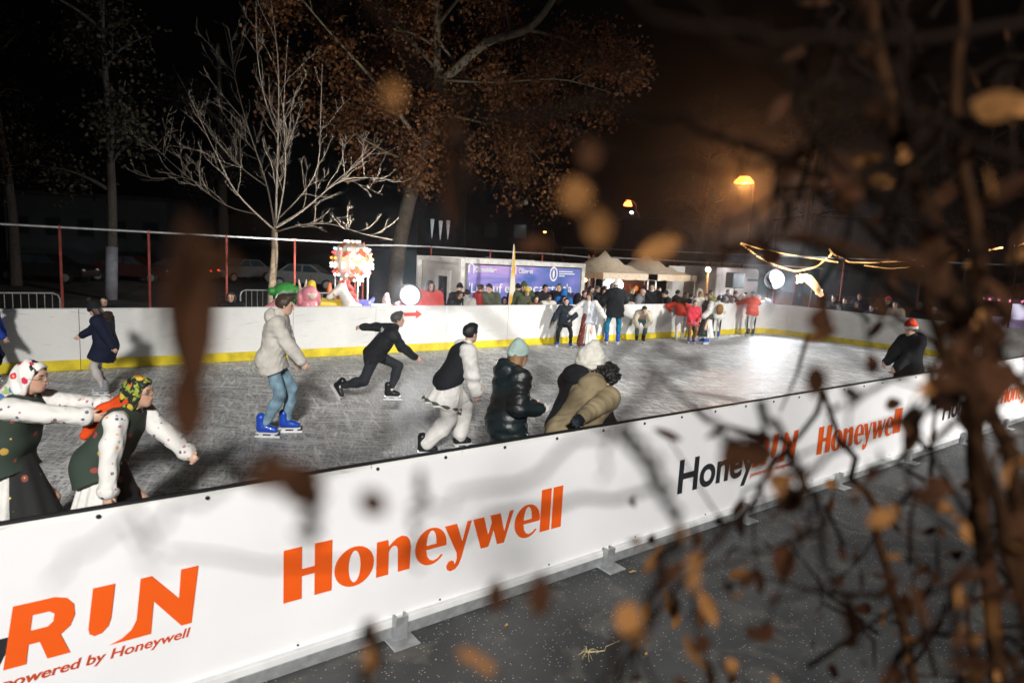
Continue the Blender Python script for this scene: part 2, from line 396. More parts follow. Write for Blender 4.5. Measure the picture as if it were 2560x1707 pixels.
# ---- clothing
def coat(f, m, L=.18, t=.03, sl=.02, flare=.02, disp=None, w=.8, name='jacket', collar=True, frac=.95, rm=1.0, sleeves=True):
    o = f.torso(t, True, not sleeves)+f.hem(L, .115*f.g+t, .12*f.g+t+flare, w)
    if collar: o.append(('c', f.neck+f.R @ np.array([-.015, 0, -.05]), f.neck+f.R @ np.array([-.01, 0, .03]), .075+t*.5, .068+t*.4, .03))
    if sleeves:
        for i in (0, 1): o += f.sleeve(i, t, sl, frac)
    return (name, o, m, disp or folds(.006, 24, sum(map(ord, name)) % 99), rm)
def hood_down(f, m, r=1.0, disp=None, name='hood'):
    return (name, [('e', f.tp(-.115, 0, .53), (.075*r, .14*r, .10*r), f.R, .03), ('c', f.tp(-.06, .09, .50), f.tp(.04, .075, .47), .045*r, .03, .04), ('c', f.tp(-.06, -.09, .50), f.tp(.04, -.075, .47), .045*r, .03, .04)], m, disp or folds(.005, 30, 3))
def hood_up(f, m, r=1.0, name='hood', cut=.07):
    h = f.hs; return (name, [('e', f.hd(-.02, 0, .01), (.13*h*r, .112*h*r, .145*h*r), f.HR, .02), ('c', f.hd(-.03, 0, -.06), f.neck, .1*h*r, .1, .04), ('x', f.hd(.13, 0, -.0), (.11*h, cut*h*r, .115*h), f.HR)], m, folds(.005, 30, 4))
def trousers(f, m, t0=.014, t1=.012, bot=.93, disp=None, name='trousers'):
    return (name, f.legs(t0, t1, bot), m, disp or folds(.005, 24, 8))
def skirt(f, m, zh=.14, r=.30, name='skirt', n=14, amp=.016, cx=0.0, rw=.13, top=.10, band=0):
    a = f.tp(0, 0, top); b = np.array([(f.A[0][0]+f.A[1][0])/2+cx, (f.A[0][1]+f.A[1][1])/2, zh+f.sk])
    d = unit(b-a); e = b+d*.12
    def dp(X, Y, Z):
        t = np.clip((X-a[0])*d[0]+(Y-a[1])*d[1]+(Z-a[2])*d[2], 0, 3); return -amp*np.clip(t*1.6, 0, 1)*np.sin(n*np.arctan2(Y-a[1], X-a[0]-(b-a)[0]*t/(np.linalg.norm(b-a))+1e-6)+np.sin(4*Z))
    return (name, [('c', a, e, rw, r, .01), ('p', b, d), ('p', a if not band else b-d*band, -d)], m, dp)
def hair(f, m, style='short', L=.3, name='hair'):
    h = f.hs; up = f.HR @ np.array([0, 0, 1.0]); fw = f.HR @ np.array([1.0, 0, 0])
    if style == 'curly':
        r = np.random.RandomState(4); o = [('e', f.hd(-.02, 0, .045), (.118*h, .112*h, .11*h), f.HR, .02)]
        for _ in range(170):
            v = unit(r.normal(size=3)); 
            if v[0] > .55 and v[2] < .5: continue
            if v[2] < -.55: continue
            q = r.uniform(.92, 1.22); o.append(('e', f.hd(-.02+v[0]*.115*q, v[1]*.105*q, .045+v[2]*.10*q), (r.uniform(.010, .022),)*3, None, .008))
        return (name, o, m, folds(.004, 130, 5), .62)
    o = [('e', f.hd(-.012, 0, .035), (.106*h, .085*h, .1*h), f.HR, .01)]
    if style == 'quiff': o.append(('e', f.hd(.045, 0, .112), (.06*h, .062*h, .035*h), f.HR, .03))
    n = unit(fw*.8-up*.6); o.append(('p', f.hd(.052, 0, .035), n))
    if style in ('short', 'quiff'): o.append(('p', f.hd(0, 0, -.055), unit(-up-fw*.25)))
    else:
        o.append(('p', f.hd(0, 0, -.08), -up)); 
        for y in (1, -1, 0):
            o.append(('c', f.hd(-.045, .055*y, -.02), f.tp(-.10, .07*y, .53-L), .048*h, .035, .04))
            if y: o.append(('c', f.hd(-.01, .072*y, .02), f.tp(.02, .085*y, .50-L*.5), .03*h, .022, .03))
    return (name, o, m, both(folds(.004, 60, 6), folds(.0025, 140, 3)))
def beanie(f, m, band=None, pom=None, tall=1.0, low=.02, name='hat'):
    h = f.hs; up = f.HR @ np.array([0, 0, 1.0]); fw = f.HR @ np.array([1.0, 0, 0]); n = unit(-up+fw*.22)
    r = [(name, [('e', f.hd(-.012, 0, .035), (.116*h, .096*h, .118*h*tall), f.HR, .01), ('c', f.hd(-.02, 0, .05), f.hd(-.03, 0, .13*tall), .075*h, .045*h, .05), ('p', f.hd(0, 0, low), n)], m, folds(.003, 70, 2), .8)]
    if band is not None: r.append(('hat_band', [('e', f.hd(-.012, 0, .035), (.124*h, .104*h, .125*h), f.HR, .01), ('p', f.hd(0, 0, low-.012), n), ('p', f.hd(0, 0, low+.035), -n)], band, folds(.002, 90, 2), .8))
    if pom is not None: r.append(('pompom', [('e', f.hd(-.03, 0, .185*tall), (.042, .042, .042), None, .01)], pom, folds(.008, 110, 1), .8))
    return r
def skates(f, m, blade, lace=None):
    r = []
    for i in (0, 1):
        g = lambda x, y, z: f.A[i]+f.FR[i] @ np.array([x, y, z])
        o = [('c', g(-.035, 0, .10), g(-.035, 0, -.02), .062, .056, .02), ('c', g(-.05, 0, -.045), g(.13, 0, -.055), .042, .04, .03), ('c', g(-.02, 0, .0), g(.08, 0, -.04), .05, .042, .03), ('p', g(0, 0, -.085), f.FR[i] @ np.array([0, 0, -1.0]))]
        b = MB(); R = f.FR[i]
        b.box(g(.04, 0, -.094), (.27, .07, .016), R=R); b.box(g(-.04, 0, -.118), (.05, .02, .04), R=R); b.box(g(.11, 0, -.118), (.05, .02, .04), R=R); b.box(g(.04, 0, -.146), (.31, .010, .026), R=R)
        subs = [('blade', b, blade)]
        if lace is not None:
            c = MB(); c.box(g(.03, 0, .012), (.11, .04, .02), R=R @ Ry(rad(40))); subs.append(('tongue', c, lace))
        r.append(('skate', o, m, None, .9, subs))
    return r
def glove(f, i, m, name='glove'):
    fo, sd, pn = hand_frame(f, i); W = f.W[i]; o = [('c', W-fo*.05, W+fo*.02, .045, .04, .02), ('e', W+fo*.07, (.075, .05, .03), np.stack([fo, sd, pn], 1), .02), ('c', W+fo*.04, W+fo*.075+sd*.05+pn*.01, .02, .016, .015)]
    for q in (.033, .011, -.011, -.033): o.append(('c', W+fo*.1+sd*q, W+fo*.155+sd*q*1.15+pn*.02, .0125, .011, .006))
    return (name, o, m, None, .7)
# ------------------------------------------------------------------ ice and ground
def ice_mat():
    m, t, b = nmat('ice'); L = t.links; tc = N(t, 'ShaderNodeTexCoord')
    def streak(rot, sx, sy, sc, lo, hi, det=3.0, warp=.0):
        m0 = N(t, 'ShaderNodeMapping'); m0.inputs['Rotation'].default_value[2] = rad(rot); mp = N(t, 'ShaderNodeMapping'); mp.inputs['Scale'].default_value = (sx, sy, 1)
        L.new(tc.outputs['Object'], m0.inputs['Vector']); L.new(m0.outputs[0], mp.inputs['Vector']); n = N(t, 'ShaderNodeTexNoise', i_Scale=sc, i_Detail=det, i_Distortion=warp)
        L.new(mp.outputs[0], n.inputs['Vector']); return ramp(t, n.outputs[0], [(lo, (0, 0, 0)), (hi, (1, 1, 1))])
    big = N(t, 'ShaderNodeTexNoise', i_Scale=.38, i_Detail=5.0, i_Distortion=.4); L.new(tc.outputs['Object'], big.inputs['Vector'])
    bigr = ramp(t, big.outputs[0], [(.32, (.26, .26, .26)), (.60, (1, 1, 1))])
    rg = np.random.RandomState(3); acc = None
    for k in range(11):
        s_ = streak(rg.uniform(0, 180), *((rg.uniform(.7, 1.2), rg.uniform(3, 6), rg.uniform(1.4, 2.6)) if k < 4 else (rg.uniform(.5, 1.0), rg.uniform(9, 15), rg.uniform(2.0, 3.6))), rg.uniform(.54, .59), rg.uniform(.68, .76), 4, rg.uniform(.5, 1.6))
        if acc is None: acc = s_.outputs[0]; continue
        mx = N(t, 'ShaderNodeMix', data_type='RGBA', blend_type='SCREEN'); mx.inputs[0].default_value = rg.uniform(.4, .8); L.new(acc, mx.inputs[6]); L.new(s_.outputs[0], mx.inputs[7]); acc = mx.outputs[2]
    fine = N(t, 'ShaderNodeTexNoise', i_Scale=30, i_Detail=4.0); L.new(tc.outputs['Object'], fine.inputs['Vector'])
    finer = ramp(t, fine.outputs[0], [(.52, (0, 0, 0)), (.72, (1, 1, 1))])
    mx = N(t, 'ShaderNodeMix', data_type='RGBA', blend_type='SCREEN'); mx.inputs[0].default_value = .45; L.new(acc, mx.inputs[6]); L.new(finer.outputs[0], mx.inputs[7]); acc = mx.outputs[2]
    mu = N(t, 'ShaderNodeMix', data_type='RGBA', blend_type='MULTIPLY'); mu.inputs[0].default_value = .8; L.new(acc, mu.inputs[6]); L.new(bigr.outputs[0], mu.inputs[7])
    col = ramp(t, mu.outputs[2], [(0, (.14, .155, .175)), (.18, (.43, .435, .44)), (.68, (.87, .87, .86))]); L.new(col.outputs[0], b.inputs['Base Color'])
    ro = ramp(t, mu.outputs[2], [(0, (.42,)*3), (.4, (.68,)*3)]); L.new(ro.outputs[0], b.inputs['Roughness'])
    bm = N(t, 'ShaderNodeBump', i_Strength=.45, i_Distance=.006); L.new(acc, bm.inputs['Height']); L.new(bm.outputs[0], b.inputs['Normal'])
    b.inputs['IOR'].default_value = 1.31; b.inputs['Specular IOR Level'].default_value = .42; return m
def ground_mat():
    m, t, b = nmat('asphalt'); L = t.links; tc = N(t, 'ShaderNodeTexCoord')
    n1 = N(t, 'ShaderNodeTexNoise', i_Scale=1.1, i_Detail=6.0); n2 = N(t, 'ShaderNodeTexNoise', i_Scale=95, i_Detail=2.0); n3 = N(t, 'ShaderNodeTexNoise', i_Scale=3.2, i_Detail=9.0, i_Distortion=.6)
    for n in (n1, n2, n3): L.new(tc.outputs['Object'], n.inputs['Vector'])
    c = ramp(t, n1.outputs[0], [(.3, (.022, .025, .028)), (.7, (.082, .086, .087))])
    pa = ramp(t, n3.outputs[0], [(.54, (0, 0, 0)), (.74, (1, 1, 1))])
    mx = N(t, 'ShaderNodeMix', data_type='RGBA'); L.new(pa.outputs[0], mx.inputs[0]); L.new(c.outputs[0], mx.inputs[6]); mx.inputs[7].default_value = (.125, .122, .108, 1)
    v = N(t, 'ShaderNodeTexVoronoi', i_Scale=38); L.new(tc.outputs['Object'], v.inputs['Vector'])
    vr = ramp(t, v.outputs['Distance'], [(.10, (1, 1, 1)), (.19, (0, 0, 0))]); 
    sep = N(t, 'ShaderNodeSeparateColor'); L.new(v.outputs['Color'], sep.inputs[0]); gt = N(t, 'ShaderNodeMath', operation='GREATER_THAN'); L.new(sep.outputs[0], gt.inputs[0]); gt.inputs[1].default_value = .38
    ml = N(t, 'ShaderNodeMath', operation='MULTIPLY'); L.new(vr.outputs[0], ml.inputs[0]); L.new(gt.outputs[0], ml.inputs[1])
    m2 = N(t, 'ShaderNodeMix', data_type='RGBA'); L.new(ml.outputs[0], m2.inputs[0]); L.new(mx.outputs[2], m2.inputs[6]); m2.inputs[7].default_value = (.62, .61, .57, 1)
    L.new(m2.outputs[2], b.inputs['Base Color']); b.inputs['Roughness'].default_value = .75
    bm = N(t, 'ShaderNodeBump', i_Strength=.6, i_Distance=.008); L.new(n2.outputs[0], bm.inputs['Height']); L.new(bm.outputs[0], b.inputs['Normal']); return m
g = MB(); xs = [-400, -60, -20, -8, 0, 6, 12, 25, 45, 90, 400]; ys = [-300, -40, -12, -4, 0, 6, 14, 25, 45, 90, 500]
g.add([(x, y, GZ) for x in xs for y in ys], [(i*11+j, (i+1)*11+j, (i+1)*11+j+1, i*11+j+1) for i in range(10) for j in range(10)])
tag(g.build('ground', ground_mat()), 'dark cracked asphalt ground around the rink', 'ground', kind='structure')
XL = -9.0                                                     # left end of the rink (outside the picture)
g = MB(); g.box(((XL+RL)/2, RW/2, -.07), (RL-XL-.08, RW-.08, .14))
tag(g.build('ice', ice_mat()), 'scratched grey ice sheet of the skating rink', 'ice', kind='structure')
# ------------------------------------------------------------------ boards
def board_mat():
    m, t, b = nmat('board_white'); L = t.links; tc = N(t, 'ShaderNodeTexCoord'); n = N(t, 'ShaderNodeTexNoise', i_Scale=.9, i_Detail=6.0); L.new(tc.outputs['Object'], n.inputs['Vector'])
    c = ramp(t, n.outputs[0], [(.28, (.66, .66, .645)), (.62, (.82, .82, .80))]); acc = c.outputs[0]
    for rot, sc, lo, hi, f in ((8, 2.2, .66, .72, .5), (-11, 2.9, .67, .72, .45), (70, 2.4, .70, .74, .3)):
        m0 = N(t, 'ShaderNodeMapping'); m0.inputs['Rotation'].default_value[1] = rad(rot); m1 = N(t, 'ShaderNodeMapping'); m1.inputs['Scale'].default_value = (.9, 1, 14); L.new(tc.outputs['Object'], m0.inputs['Vector']); L.new(m0.outputs[0], m1.inputs['Vector'])
        q = N(t, 'ShaderNodeTexNoise', i_Scale=sc, i_Detail=2.0, i_Distortion=.5); L.new(m1.outputs[0], q.inputs['Vector']); r = ramp(t, q.outputs[0], [(lo, (0, 0, 0)), (hi, (1, 1, 1))])
        ml = N(t, 'ShaderNodeMath', operation='MULTIPLY'); L.new(r.outputs[0], ml.inputs[0]); ml.inputs[1].default_value = f
        mx = N(t, 'ShaderNodeMix', data_type='RGBA'); L.new(ml.outputs[0], mx.inputs[0]); L.new(acc, mx.inputs[6]); mx.inputs[7].default_value = (.30, .30, .30, 1); acc = mx.outputs[2]
    L.new(acc, b.inputs['Base Color']); b.inputs['Roughness'].default_value = .38; return m
WHT = board_mat()
YEL = mat('kick_yellow', (.78, .62, .03), .4, var=.32, vs=4)
BLK = mat('black_trim', (.012, .013, .015), .45, var=.1)
GALV = mat('galvanised', (.42, .44, .45), .45, .55, var=.25, vs=14, bump=.1)
PVC = mat('banner_white', (.81, .81, .825), .42, var=.07, vs=1.1, bump=.12, bs=2.2)
def board_run(name, p0, p1, label, inward, cap, step=1.963, start=0.0, foot=False, kick=True):
    p0 = np.array([*p0, 0.0]); p1 = np.array([*p1, 0.0]); d = unit(p1-p0); L = np.linalg.norm(p1-p0); nrm = np.array([-d[1], d[0], 0.0])*inward; rz = math.atan2(d[1], d[0])
    root = empty(name, tuple(p0), label, 'rink boards'); c = start; cuts = [0]
    while c < L-.2:
        if c > .2: cuts.append(c)
        c += step
    cuts.append(L)
    for a, b in zip(cuts[:-1], cuts[1:]):
        mid = d*(a+b)/2; w_ = b-a-.008
        MB().box(mid+np.array([0, 0, BH/2]), (w_, .022, BH), rz, .004).build('board_panel', WHT, root)
        if kick: MB().box(mid+nrm*.0145+np.array([0, 0, .098]), (w_, .008, .196), rz, .002).build('kick_strip', YEL, root)
        if inward < 0: MB().box(mid-nrm*.045+np.array([0, 0, .55]), (w_, .05, .05), rz).build('brace', GALV, root)
    MB().box(d*L/2+np.array([0, 0, BH+.009]), (L, .03, .018), rz, .004).build('cap_rail', cap, root)
    return root, d, nrm, rz, cuts
CAPW = mat('cap_white', (.62, .63, .63), .5, var=.1)
board_run('rink_board', (XL, RW), (RL-.9, RW), 'long white rink board with yellow kick strip on the far side below the spectators', -1, CAPW, start=(.81-XL) % 1.963)
board_run('rink_board', (RL, RW-.9), (RL, .9), 'white end board with yellow kick strip at the far right of the rink', -1, CAPW, start=1.1)
# rounded far corner
def corner(cx, cy, a0, a1, label):
    root = empty('rink_board', (cx, cy, 0), label, 'rink boards'); th = np.linspace(a0, a1, 15); R_ = .9
    for nm, ra, rb, z0, z1, m in (('board_panel', R_-.011, R_+.011, 0, BH, WHT), ('kick_strip', R_-.0185, R_-.0115, 0, .196, YEL), ('cap_rail', R_-.015, R_+.015, BH+.001, BH+.018, CAPW)):
        V = [(r*math.cos(t), r*math.sin(t), z) for t in th for r, z in ((ra, z0), (rb, z0), (rb, z1), (ra, z1))]
        F = [(4*i+j, 4*i+(j+1) % 4, 4*i+4+(j+1) % 4, 4*i+4+j) for i in range(14) for j in range(4)]+[(3, 2, 1, 0), (56, 57, 58, 59)]
        MB().add(V, F).build(nm, m, root)
corner(RL-.9, RW-.9, 0, math.pi/2, 'curved white rink board panel at the far corner beside the bright floodlight')
corner(RL-.9, .9, -math.pi/2, 0, 'curved white rink board panel at the near right corner behind the bushes')
# near board with galvanised base and feet; the printed banner hangs on it
nb, d, nrm, rz, cuts = board_run('rink_board', (XL, 0), (RL-.9, 0), 'near white rink board on a galvanised base rail in the foreground', 1, BLK, start=1.0)
LEN = RL-.9-XL
MB().box((LEN/2, -.035, -.035), (LEN, .05, .05), 0, .004).build('base_rail', mat('rail_white', (.72, .73, .73), .4, var=.12), nb)
MB().box((LEN/2, -.02, -.103), (LEN, .075, .086), 0, .004).build('base_channel', GALV, nb)
for k in range(-4, 11):
    x = 2.02+2.06*k-XL
    s = MB(); s.box((x-.04, -.085, -.055), (.012, .05, .17)); s.box((x+.04, -.085, -.055), (.012, .05, .17)); s.box((x, -.1145, -.055), (.092, .009, .17))
    s.box((x, -.125, GZ+.007), (.20, .18, .014), 0, .004); s.build('foot_bracket', GALV, nb)
# ------------------------------------------------------------------ banner with its print
ORG = mat('print_orange', (.80, .105, .008), .4, var=.05, vs=3); INK = mat('print_black', (.02, .022, .026), .4, var=.1)
DRED = mat('print_red', (.55, .06, .01), .45, var=.1)
bn = empty('banner', (0, -.014, 0), 'long white sponsor banner with orange and black lettering fixed along the near board', 'banner')
X1 = RL-1.0; nx, nz = 220, 6; V = []; rr = np.random.RandomState(2)
for i in range(nx+1):
    for j in range(nz+1):
        x = XL+(X1-XL)*i/nx; z = -.012+(BH-.012)*j/nz
        V.append((x, -.003-.0032*(1+.6*math.sin(x*2.1+z*3)+.4*math.sin(x*5.3-z*6)), z))
sheet = MB().add(V, [(i*(nz+1)+j, (i+1)*(nz+1)+j, (i+1)*(nz+1)+j+1, i*(nz+1)+j+1) for i in range(nx) for j in range(nz)]).build('sheet', PVC, bn, True)
def ell(cx, cy, rx, ry, a0=0, a1=360, n=28): return [(cx+rx*math.cos(rad(a0+(a1-a0)*i/n)), cy+ry*math.sin(rad(a0+(a1-a0)*i/n))) for i in range(n+(0 if abs(a1-a0) == 360 else 1))]
GL = {
 'H': (.31, [[(0, 0), (.115, 0), (.115, .152), (.198, .152), (.198, 0), (.313, 0), (.313, .35), (.198, .35), (.198, .2), (.115, .2), (.115, .35), (0, .35)]]),
 'o': (.285, [ell(.14, .125, .14, .14), ell(.14, .125, .042, .112)[::-1]]),
 'n': (.275, [[(0, 0), (.092, 0), (.092, .165), (.105, .19), (.128, .203), (.15, .195), (.16, .17), (.165, 0), (.257, 0), (.262, .165), (.252, .215), (.228, .248), (.19, .262), (.15, .252), (.118, .23), (.092, .205), (.085, .255), (0, .255)]]),
 'e': (.255, [ell(.13, .125, .13, .14, 0, 322)+[(.215, .045), (.19, .022), (.155, .012), (.125, .022), (.1, .055), (.092, .105), (.258, .105)], ([(.092, .137)]+ell(.133, .15, .040, .095, 180, 0, 12)+[(.175, .137)])]),
 'y': (.24, [[(0, .25), (.105, .25), (.158, .10), (.196, .25), (.236, .25), (.155, -.03), (.135, -.075), (.105, -.104), (.065, -.112), (.035, -.095), (.025, -.065), (.04, -.035), (.068, -.028), (.092, -.042), (.094, -.066), (.108, -.05), (.115, -.02), (.112, .02)]]),
 'w': (.385, [[(0, .25), (.1, .25), (.146, .095), (.176, .19), (.158, .25), (.255, .25), (.300, .09), (.345, .25), (.383, .25), (.303, 0), (.235, 0), (.196, .125), (.153, 0), (.083, 0)]]),
 'l': (.125, [[(0, 0), (.105, 0), (.105, .36), (0, .36)]]),
}
RUN = [[[(-.152, .385), (-.06, .385), (-.047, .487), (.0, .487), (.028, .385), (.125, .385), (.088, .50), (.13, .535), (.152, .59), (.15, .65), (.12, .692), (.07, .71), (-.10, .71)], [(-.036, .560), (-.025, .640), (.045, .640), (.066, .622), (.06, .582), (.035, .560)]],
       [[(.235, .71), (.335, .71), (.312, .52), (.298, .478), (.268, .447), (.235, .44), (.212, .458), (.208, .49)]],
       [[(.455, .705), (.508, .705), (.642, .535), (.655, .705), (.745, .705), (.705, .365), (.652, .365), (.515, .555), (.498, .365), (.30, .365), (.36, .385), (.405, .42), (.43, .47)]]]
def shape(name, loops, m, parent, x0=0, z0=0, y=-.0125, sx=1.0, sz=1.0, thick=.0009):
    cu = D.curves.new(name, 'CURVE'); cu.dimensions = '2D'; cu.fill_mode = 'BOTH'; cu.extrude = thick
    for lp in loops:
        sp = cu.splines.new('POLY'); sp.points.add(len(lp)-1); sp.use_cyclic_u = True
        for p, q in zip(sp.points, lp): p.co = (x0+q[0]*sx, z0+q[1]*sz, 0, 1)
    return curve_mesh(name, cu, m, parent, y)
def curve_mesh(name, cu, m, parent, y, M=None):
    o = D.objects.new('tmp', cu); COL.objects.link(o); dg = bpy.context.evaluated_depsgraph_get(); me = D.meshes.new_from_object(o.evaluated_get(dg)); D.objects.remove(o); me.name = name
    n = len(me.vertices); co = np.empty(n*3, np.float32); me.vertices.foreach_get('co', co); co = co.reshape(-1, 3)
    co = np.stack([co[:, 0], np.full(n, y)-co[:, 2], co[:, 1]], 1) if M is None else co @ np.array(M)[:3, :3].T+np.array(M)[:3, 3]
    me.vertices.foreach_set('co', co.astype(np.float32).ravel()); me.materials.clear(); me.update()
    return link(name, me, m, parent)
def text(name, s, m, parent, x0, z0, width=None, size=.1, y=-.0125, bold=0.0, shear=0.0, M=None, thick=.0008):
    cu = D.curves.new(name, 'FONT'); cu.body = s; cu.size = size; cu.offset = bold; cu.shear = shear; cu.extrude = thick; cu.fill_mode = 'BOTH'
    o = curve_mesh(name, cu, m, parent, y, M); me = o.data; n = len(me.vertices); co = np.empty(n*3, np.float32); me.vertices.foreach_get('co', co); co = co.reshape(-1, 3)
    if M is None:
        w_ = co[:, 0].max()-co[:, 0].min(); k = 1 if width is None else width/w_
        co[:, 0] = (co[:, 0]-co[:, 0].min())*k+x0; co[:, 2] += z0; me.vertices.foreach_set('co', co.ravel()); me.update()
    return o
for k in range(-1, 4):
    x = 1.23+6.45*k
    if x > X1-1.2: continue
    pos = {'H': 0, 'o': .33, 'n': .628, 'e': .925, 'y': 1.165, 'w': 1.412, 'e2': 1.81, 'l': 2.075, 'l2': 2.20}
    for ch in ('H', 'o', 'n', 'e', 'y', 'w', 'e2', 'l', 'l2'):
        shape('letter', GL[ch[0]][1], ORG, bn, x+pos[ch], .325)
    for lp in RUN: shape('letter', lp, ORG, bn, 6.45*k, 0)
    text('letters', 'Honey', INK, bn, -1.40+6.45*k, .33, 1.30, .475, bold=.011)
    text('letters', 'powered by Honeywell', DRED, bn, -.17+6.45*k, .285, .87, .078, bold=.0012, shear=.25)
scr = None
for k in range(-3, 32):
    for z in (1.10, .012):
        if z < 1 and k % 2: continue
        if scr is None:
            s = MB(); s.lathe([(.012, 0), (.012, .006), (.001, .008)], (0, 0, 0), 8); s.v[-1] = s.v[-1] @ np.array([[1, 0, 0], [0, 0, 1], [0, -1, 0]]); scr = s.build('screw', BLK, bn); o = scr
        else: o = scr.copy(); COL.objects.link(o); o.parent = bn
        o.location = (.27+.527*k, -.010, z); o.scale = (1, 1, 1) if z > 1 else (.6, 1, .6)
# red arrow on the far board
ar = [(0, -.035), (.27, -.035), (.27, -.09), (.40, 0), (.27, .09), (.27, .035), (0, .035)]
p = onY(1012, 786, RW-.03); q = onY(1042, 785, RW-.03)
AR = shape('arrow_sign', [[(a-.02, b) for a, b in ar]], mat('arrow_red', (.72, .07, .05), .5), None, 0, 0, 0, 1.25, 1.2, .004)
AR.location = (p[0], RW-.026, p[2]); tag(AR, 'red arrow pointing right stuck on the white far board', 'sign')
# ------------------------------------------------------------------ people on the ice
def floral(name, base, cols, scale, thr=.32, base2=None):
    m, t, b = nmat(name); L = t.links; tc = N(t, 'ShaderNodeTexCoord'); v = N(t, 'ShaderNodeTexVoronoi', i_Scale=scale, i_Randomness=.9); L.new(tc.outputs['Object'], v.inputs['Vector'])
    sp = N(t, 'ShaderNodeSeparateColor'); L.new(v.outputs['Color'], sp.inputs[0])
    n = len(cols); r = ramp(t, sp.outputs[0], [(i/n, c) for i, c in enumerate(cols)]); r.color_ramp.interpolation = 'CONSTANT'
    w_ = N(t, 'ShaderNodeTexNoise', i_Scale=scale*4, i_Detail=2.0); L.new(tc.outputs['Object'], w_.inputs['Vector'])
    ad = N(t, 'ShaderNodeMath', operation='MULTIPLY_ADD'); L.new(w_.outputs[0], ad.inputs[0]); ad.inputs[1].default_value = .22; L.new(v.outputs['Distance'], ad.inputs[2])
    mk = ramp(t, ad.outputs[0], [(thr+.08, (1, 1, 1)), (thr+.12, (0, 0, 0))])
    ct = ramp(t, ad.outputs[0], [(thr*.35+.06, (1, 1, 1)), (thr*.35+.10, (0, 0, 0))])
    leaf = N(t, 'ShaderNodeTexNoise', i_Scale=scale*1.7, i_Detail=3.0); L.new(tc.outputs['Object'], leaf.inputs['Vector'])
    bb = ramp(t, leaf.outputs[0], [(.5, base), (.56, base2 or base)])
    mx = N(t, 'ShaderNodeMix', data_type='RGBA'); L.new(mk.outputs[0], mx.inputs[0]); L.new(bb.outputs[0], mx.inputs[6]); L.new(r.outputs[0], mx.inputs[7])
    m2 = N(t, 'ShaderNodeMix', data_type='RGBA'); L.new(ct.outputs[0], m2.inputs[0]); L.new(mx.outputs[2], m2.inputs[6]); m2.inputs[7].default_value = (.75, .55, .12, 1)
    L.new(m2.outputs[2], b.inputs['Base Color']); b.inputs['Roughness'].default_value = .85; return m
BLADE = mat('blade_white', (.75, .76, .77), .3, .2, var=.05)
SK_BLUE = mat('skate_blue', (.010, .065, .46), .35, var=.2, coat=.3); SK_BLK = mat('skate_black', (.012, .013, .015), .35); SK_WHT = mat('skate_white', (.7, .7, .7), .4); SK_GRY = mat('skate_grey', (.32, .33, .36), .4)
TONG = mat('tongue_white', (.75, .75, .73), .6)
H_BLK = mat('hair_black', (.012, .011, .012), .5, bump=.5, bs=90); H_BRN = mat('hair_brown', (.055, .032, .018), .5, bump=.5, bs=90); H_FAIR = mat('hair_fair', (.33, .19, .085), .5, bump=.5, bs=90); H_GRY = mat('hair_grey', (.075, .075, .072), .55, bump=.5, bs=120)
CREAM = cloth('cream_cloth', (.60, .575, .52)); WHITE = cloth('white_linen', (.74, .73, .70), bump=.5, bs=45); BLACKC = cloth('black_cloth', (.013, .014, .017)); NAVY = cloth('navy_cloth', (.010, .014, .034)); GREENV = cloth('green_felt', (.035, .055, .040)); TAN = cloth('tan_wool', (.29, .235, .14), .95, .6, 60)
JEANS = cloth('light_denim', (.20, .32, .40), var=.45); TEAL = cloth('teal_track', (.012, .16, .27)); REDC = cloth('red_jacket', (.62, .055, .028), .6)
PUFF = mat('puffer_black', (.011, .018, .021), .40, var=.2, bump=.8, bs=22); EMB = floral('embroidered_linen', (.74, .73, .70), [(.74, .73, .70), (.06, .06, .16), (.74, .73, .70), (.75, .34, .08), (.10, .10, .20), (.30, .45, .40), (.45, .16, .26)], 22, .27)
SCARF1 = floral('floral_scarf_white', (.76, .75, .72), [(.76, .75, .72), (.62, .03, .08), (.70, .06, .12), (.05, .28, .14), (.60, .03, .07), (.62, .03, .08)], 14, .36, (.76, .75, .72)); SCARF1T = floral('floral_scarf_tail', (.66, .62, .58), [(.62, .03, .08), (.70, .06, .12), (.05, .28, .14), (.66, .05, .1), (.05, .14, .40)], 15, .44, (.30, .42, .16)); SCARF2 = floral('floral_scarf_dark', (.012, .018, .014), [(.72, .42, .04), (.66, .13, .02), (.70, .50, .05), (.66, .13, .02)], 15, .36, (.30, .38, .05)); APRON = floral('dark_apron', (.013, .014, .015), [(.013, .014, .015), (.16, .12, .17), (.013, .014, .015), (.25, .06, .05)], 8, .2)
GRNAP = floral('green_apron', (.014, .024, .016), [(.03, .05, .03), (.25, .28, .2), (.014, .024, .016)], 17, .25); REDAP = floral('red_apron', (.10, .018, .010), [(.42, .12, .03), (.10, .018, .01), (.3, .06, .02)], 12, .3); ORSC = cloth('orange_scarf', (.72, .075, .012))
VEST2 = floral('green_vest_floral', (.03, .048, .035), [(.03, .048, .035), (.03, .048, .035), (.30, .06, .05), (.03, .048, .035), (.5, .32, .06)], 9, .25)
def foot_pos(px, py, ymax=9.78):
    p = onZ(px, py, 0)
    if p[1] > ymax: k = (ymax+CAMD)/(p[1]+CAMD); p = np.array([p[0]*k, ymax, 0.0])   # stay in front of the far board
    return p
def head_pos(f, h, hd, px, py, top=True):
    sc = h/1.8; l = (f.hc+(f.HR @ np.array([-.01, 0, .125]) if top else 0))*sc; p = onZ(px, py, l[2]); q = Rz(rad(hd)) @ l
    return (p[0]-q[0], p[1]-q[1], 0.0)
def w2l(wp, pos, hd, h): return Rz(rad(-hd)) @ (np.array(wp)-np.array(pos))/(h/1.8)
SKN = (.62, .40, .30); SKN2 = (.56, .35, .25)

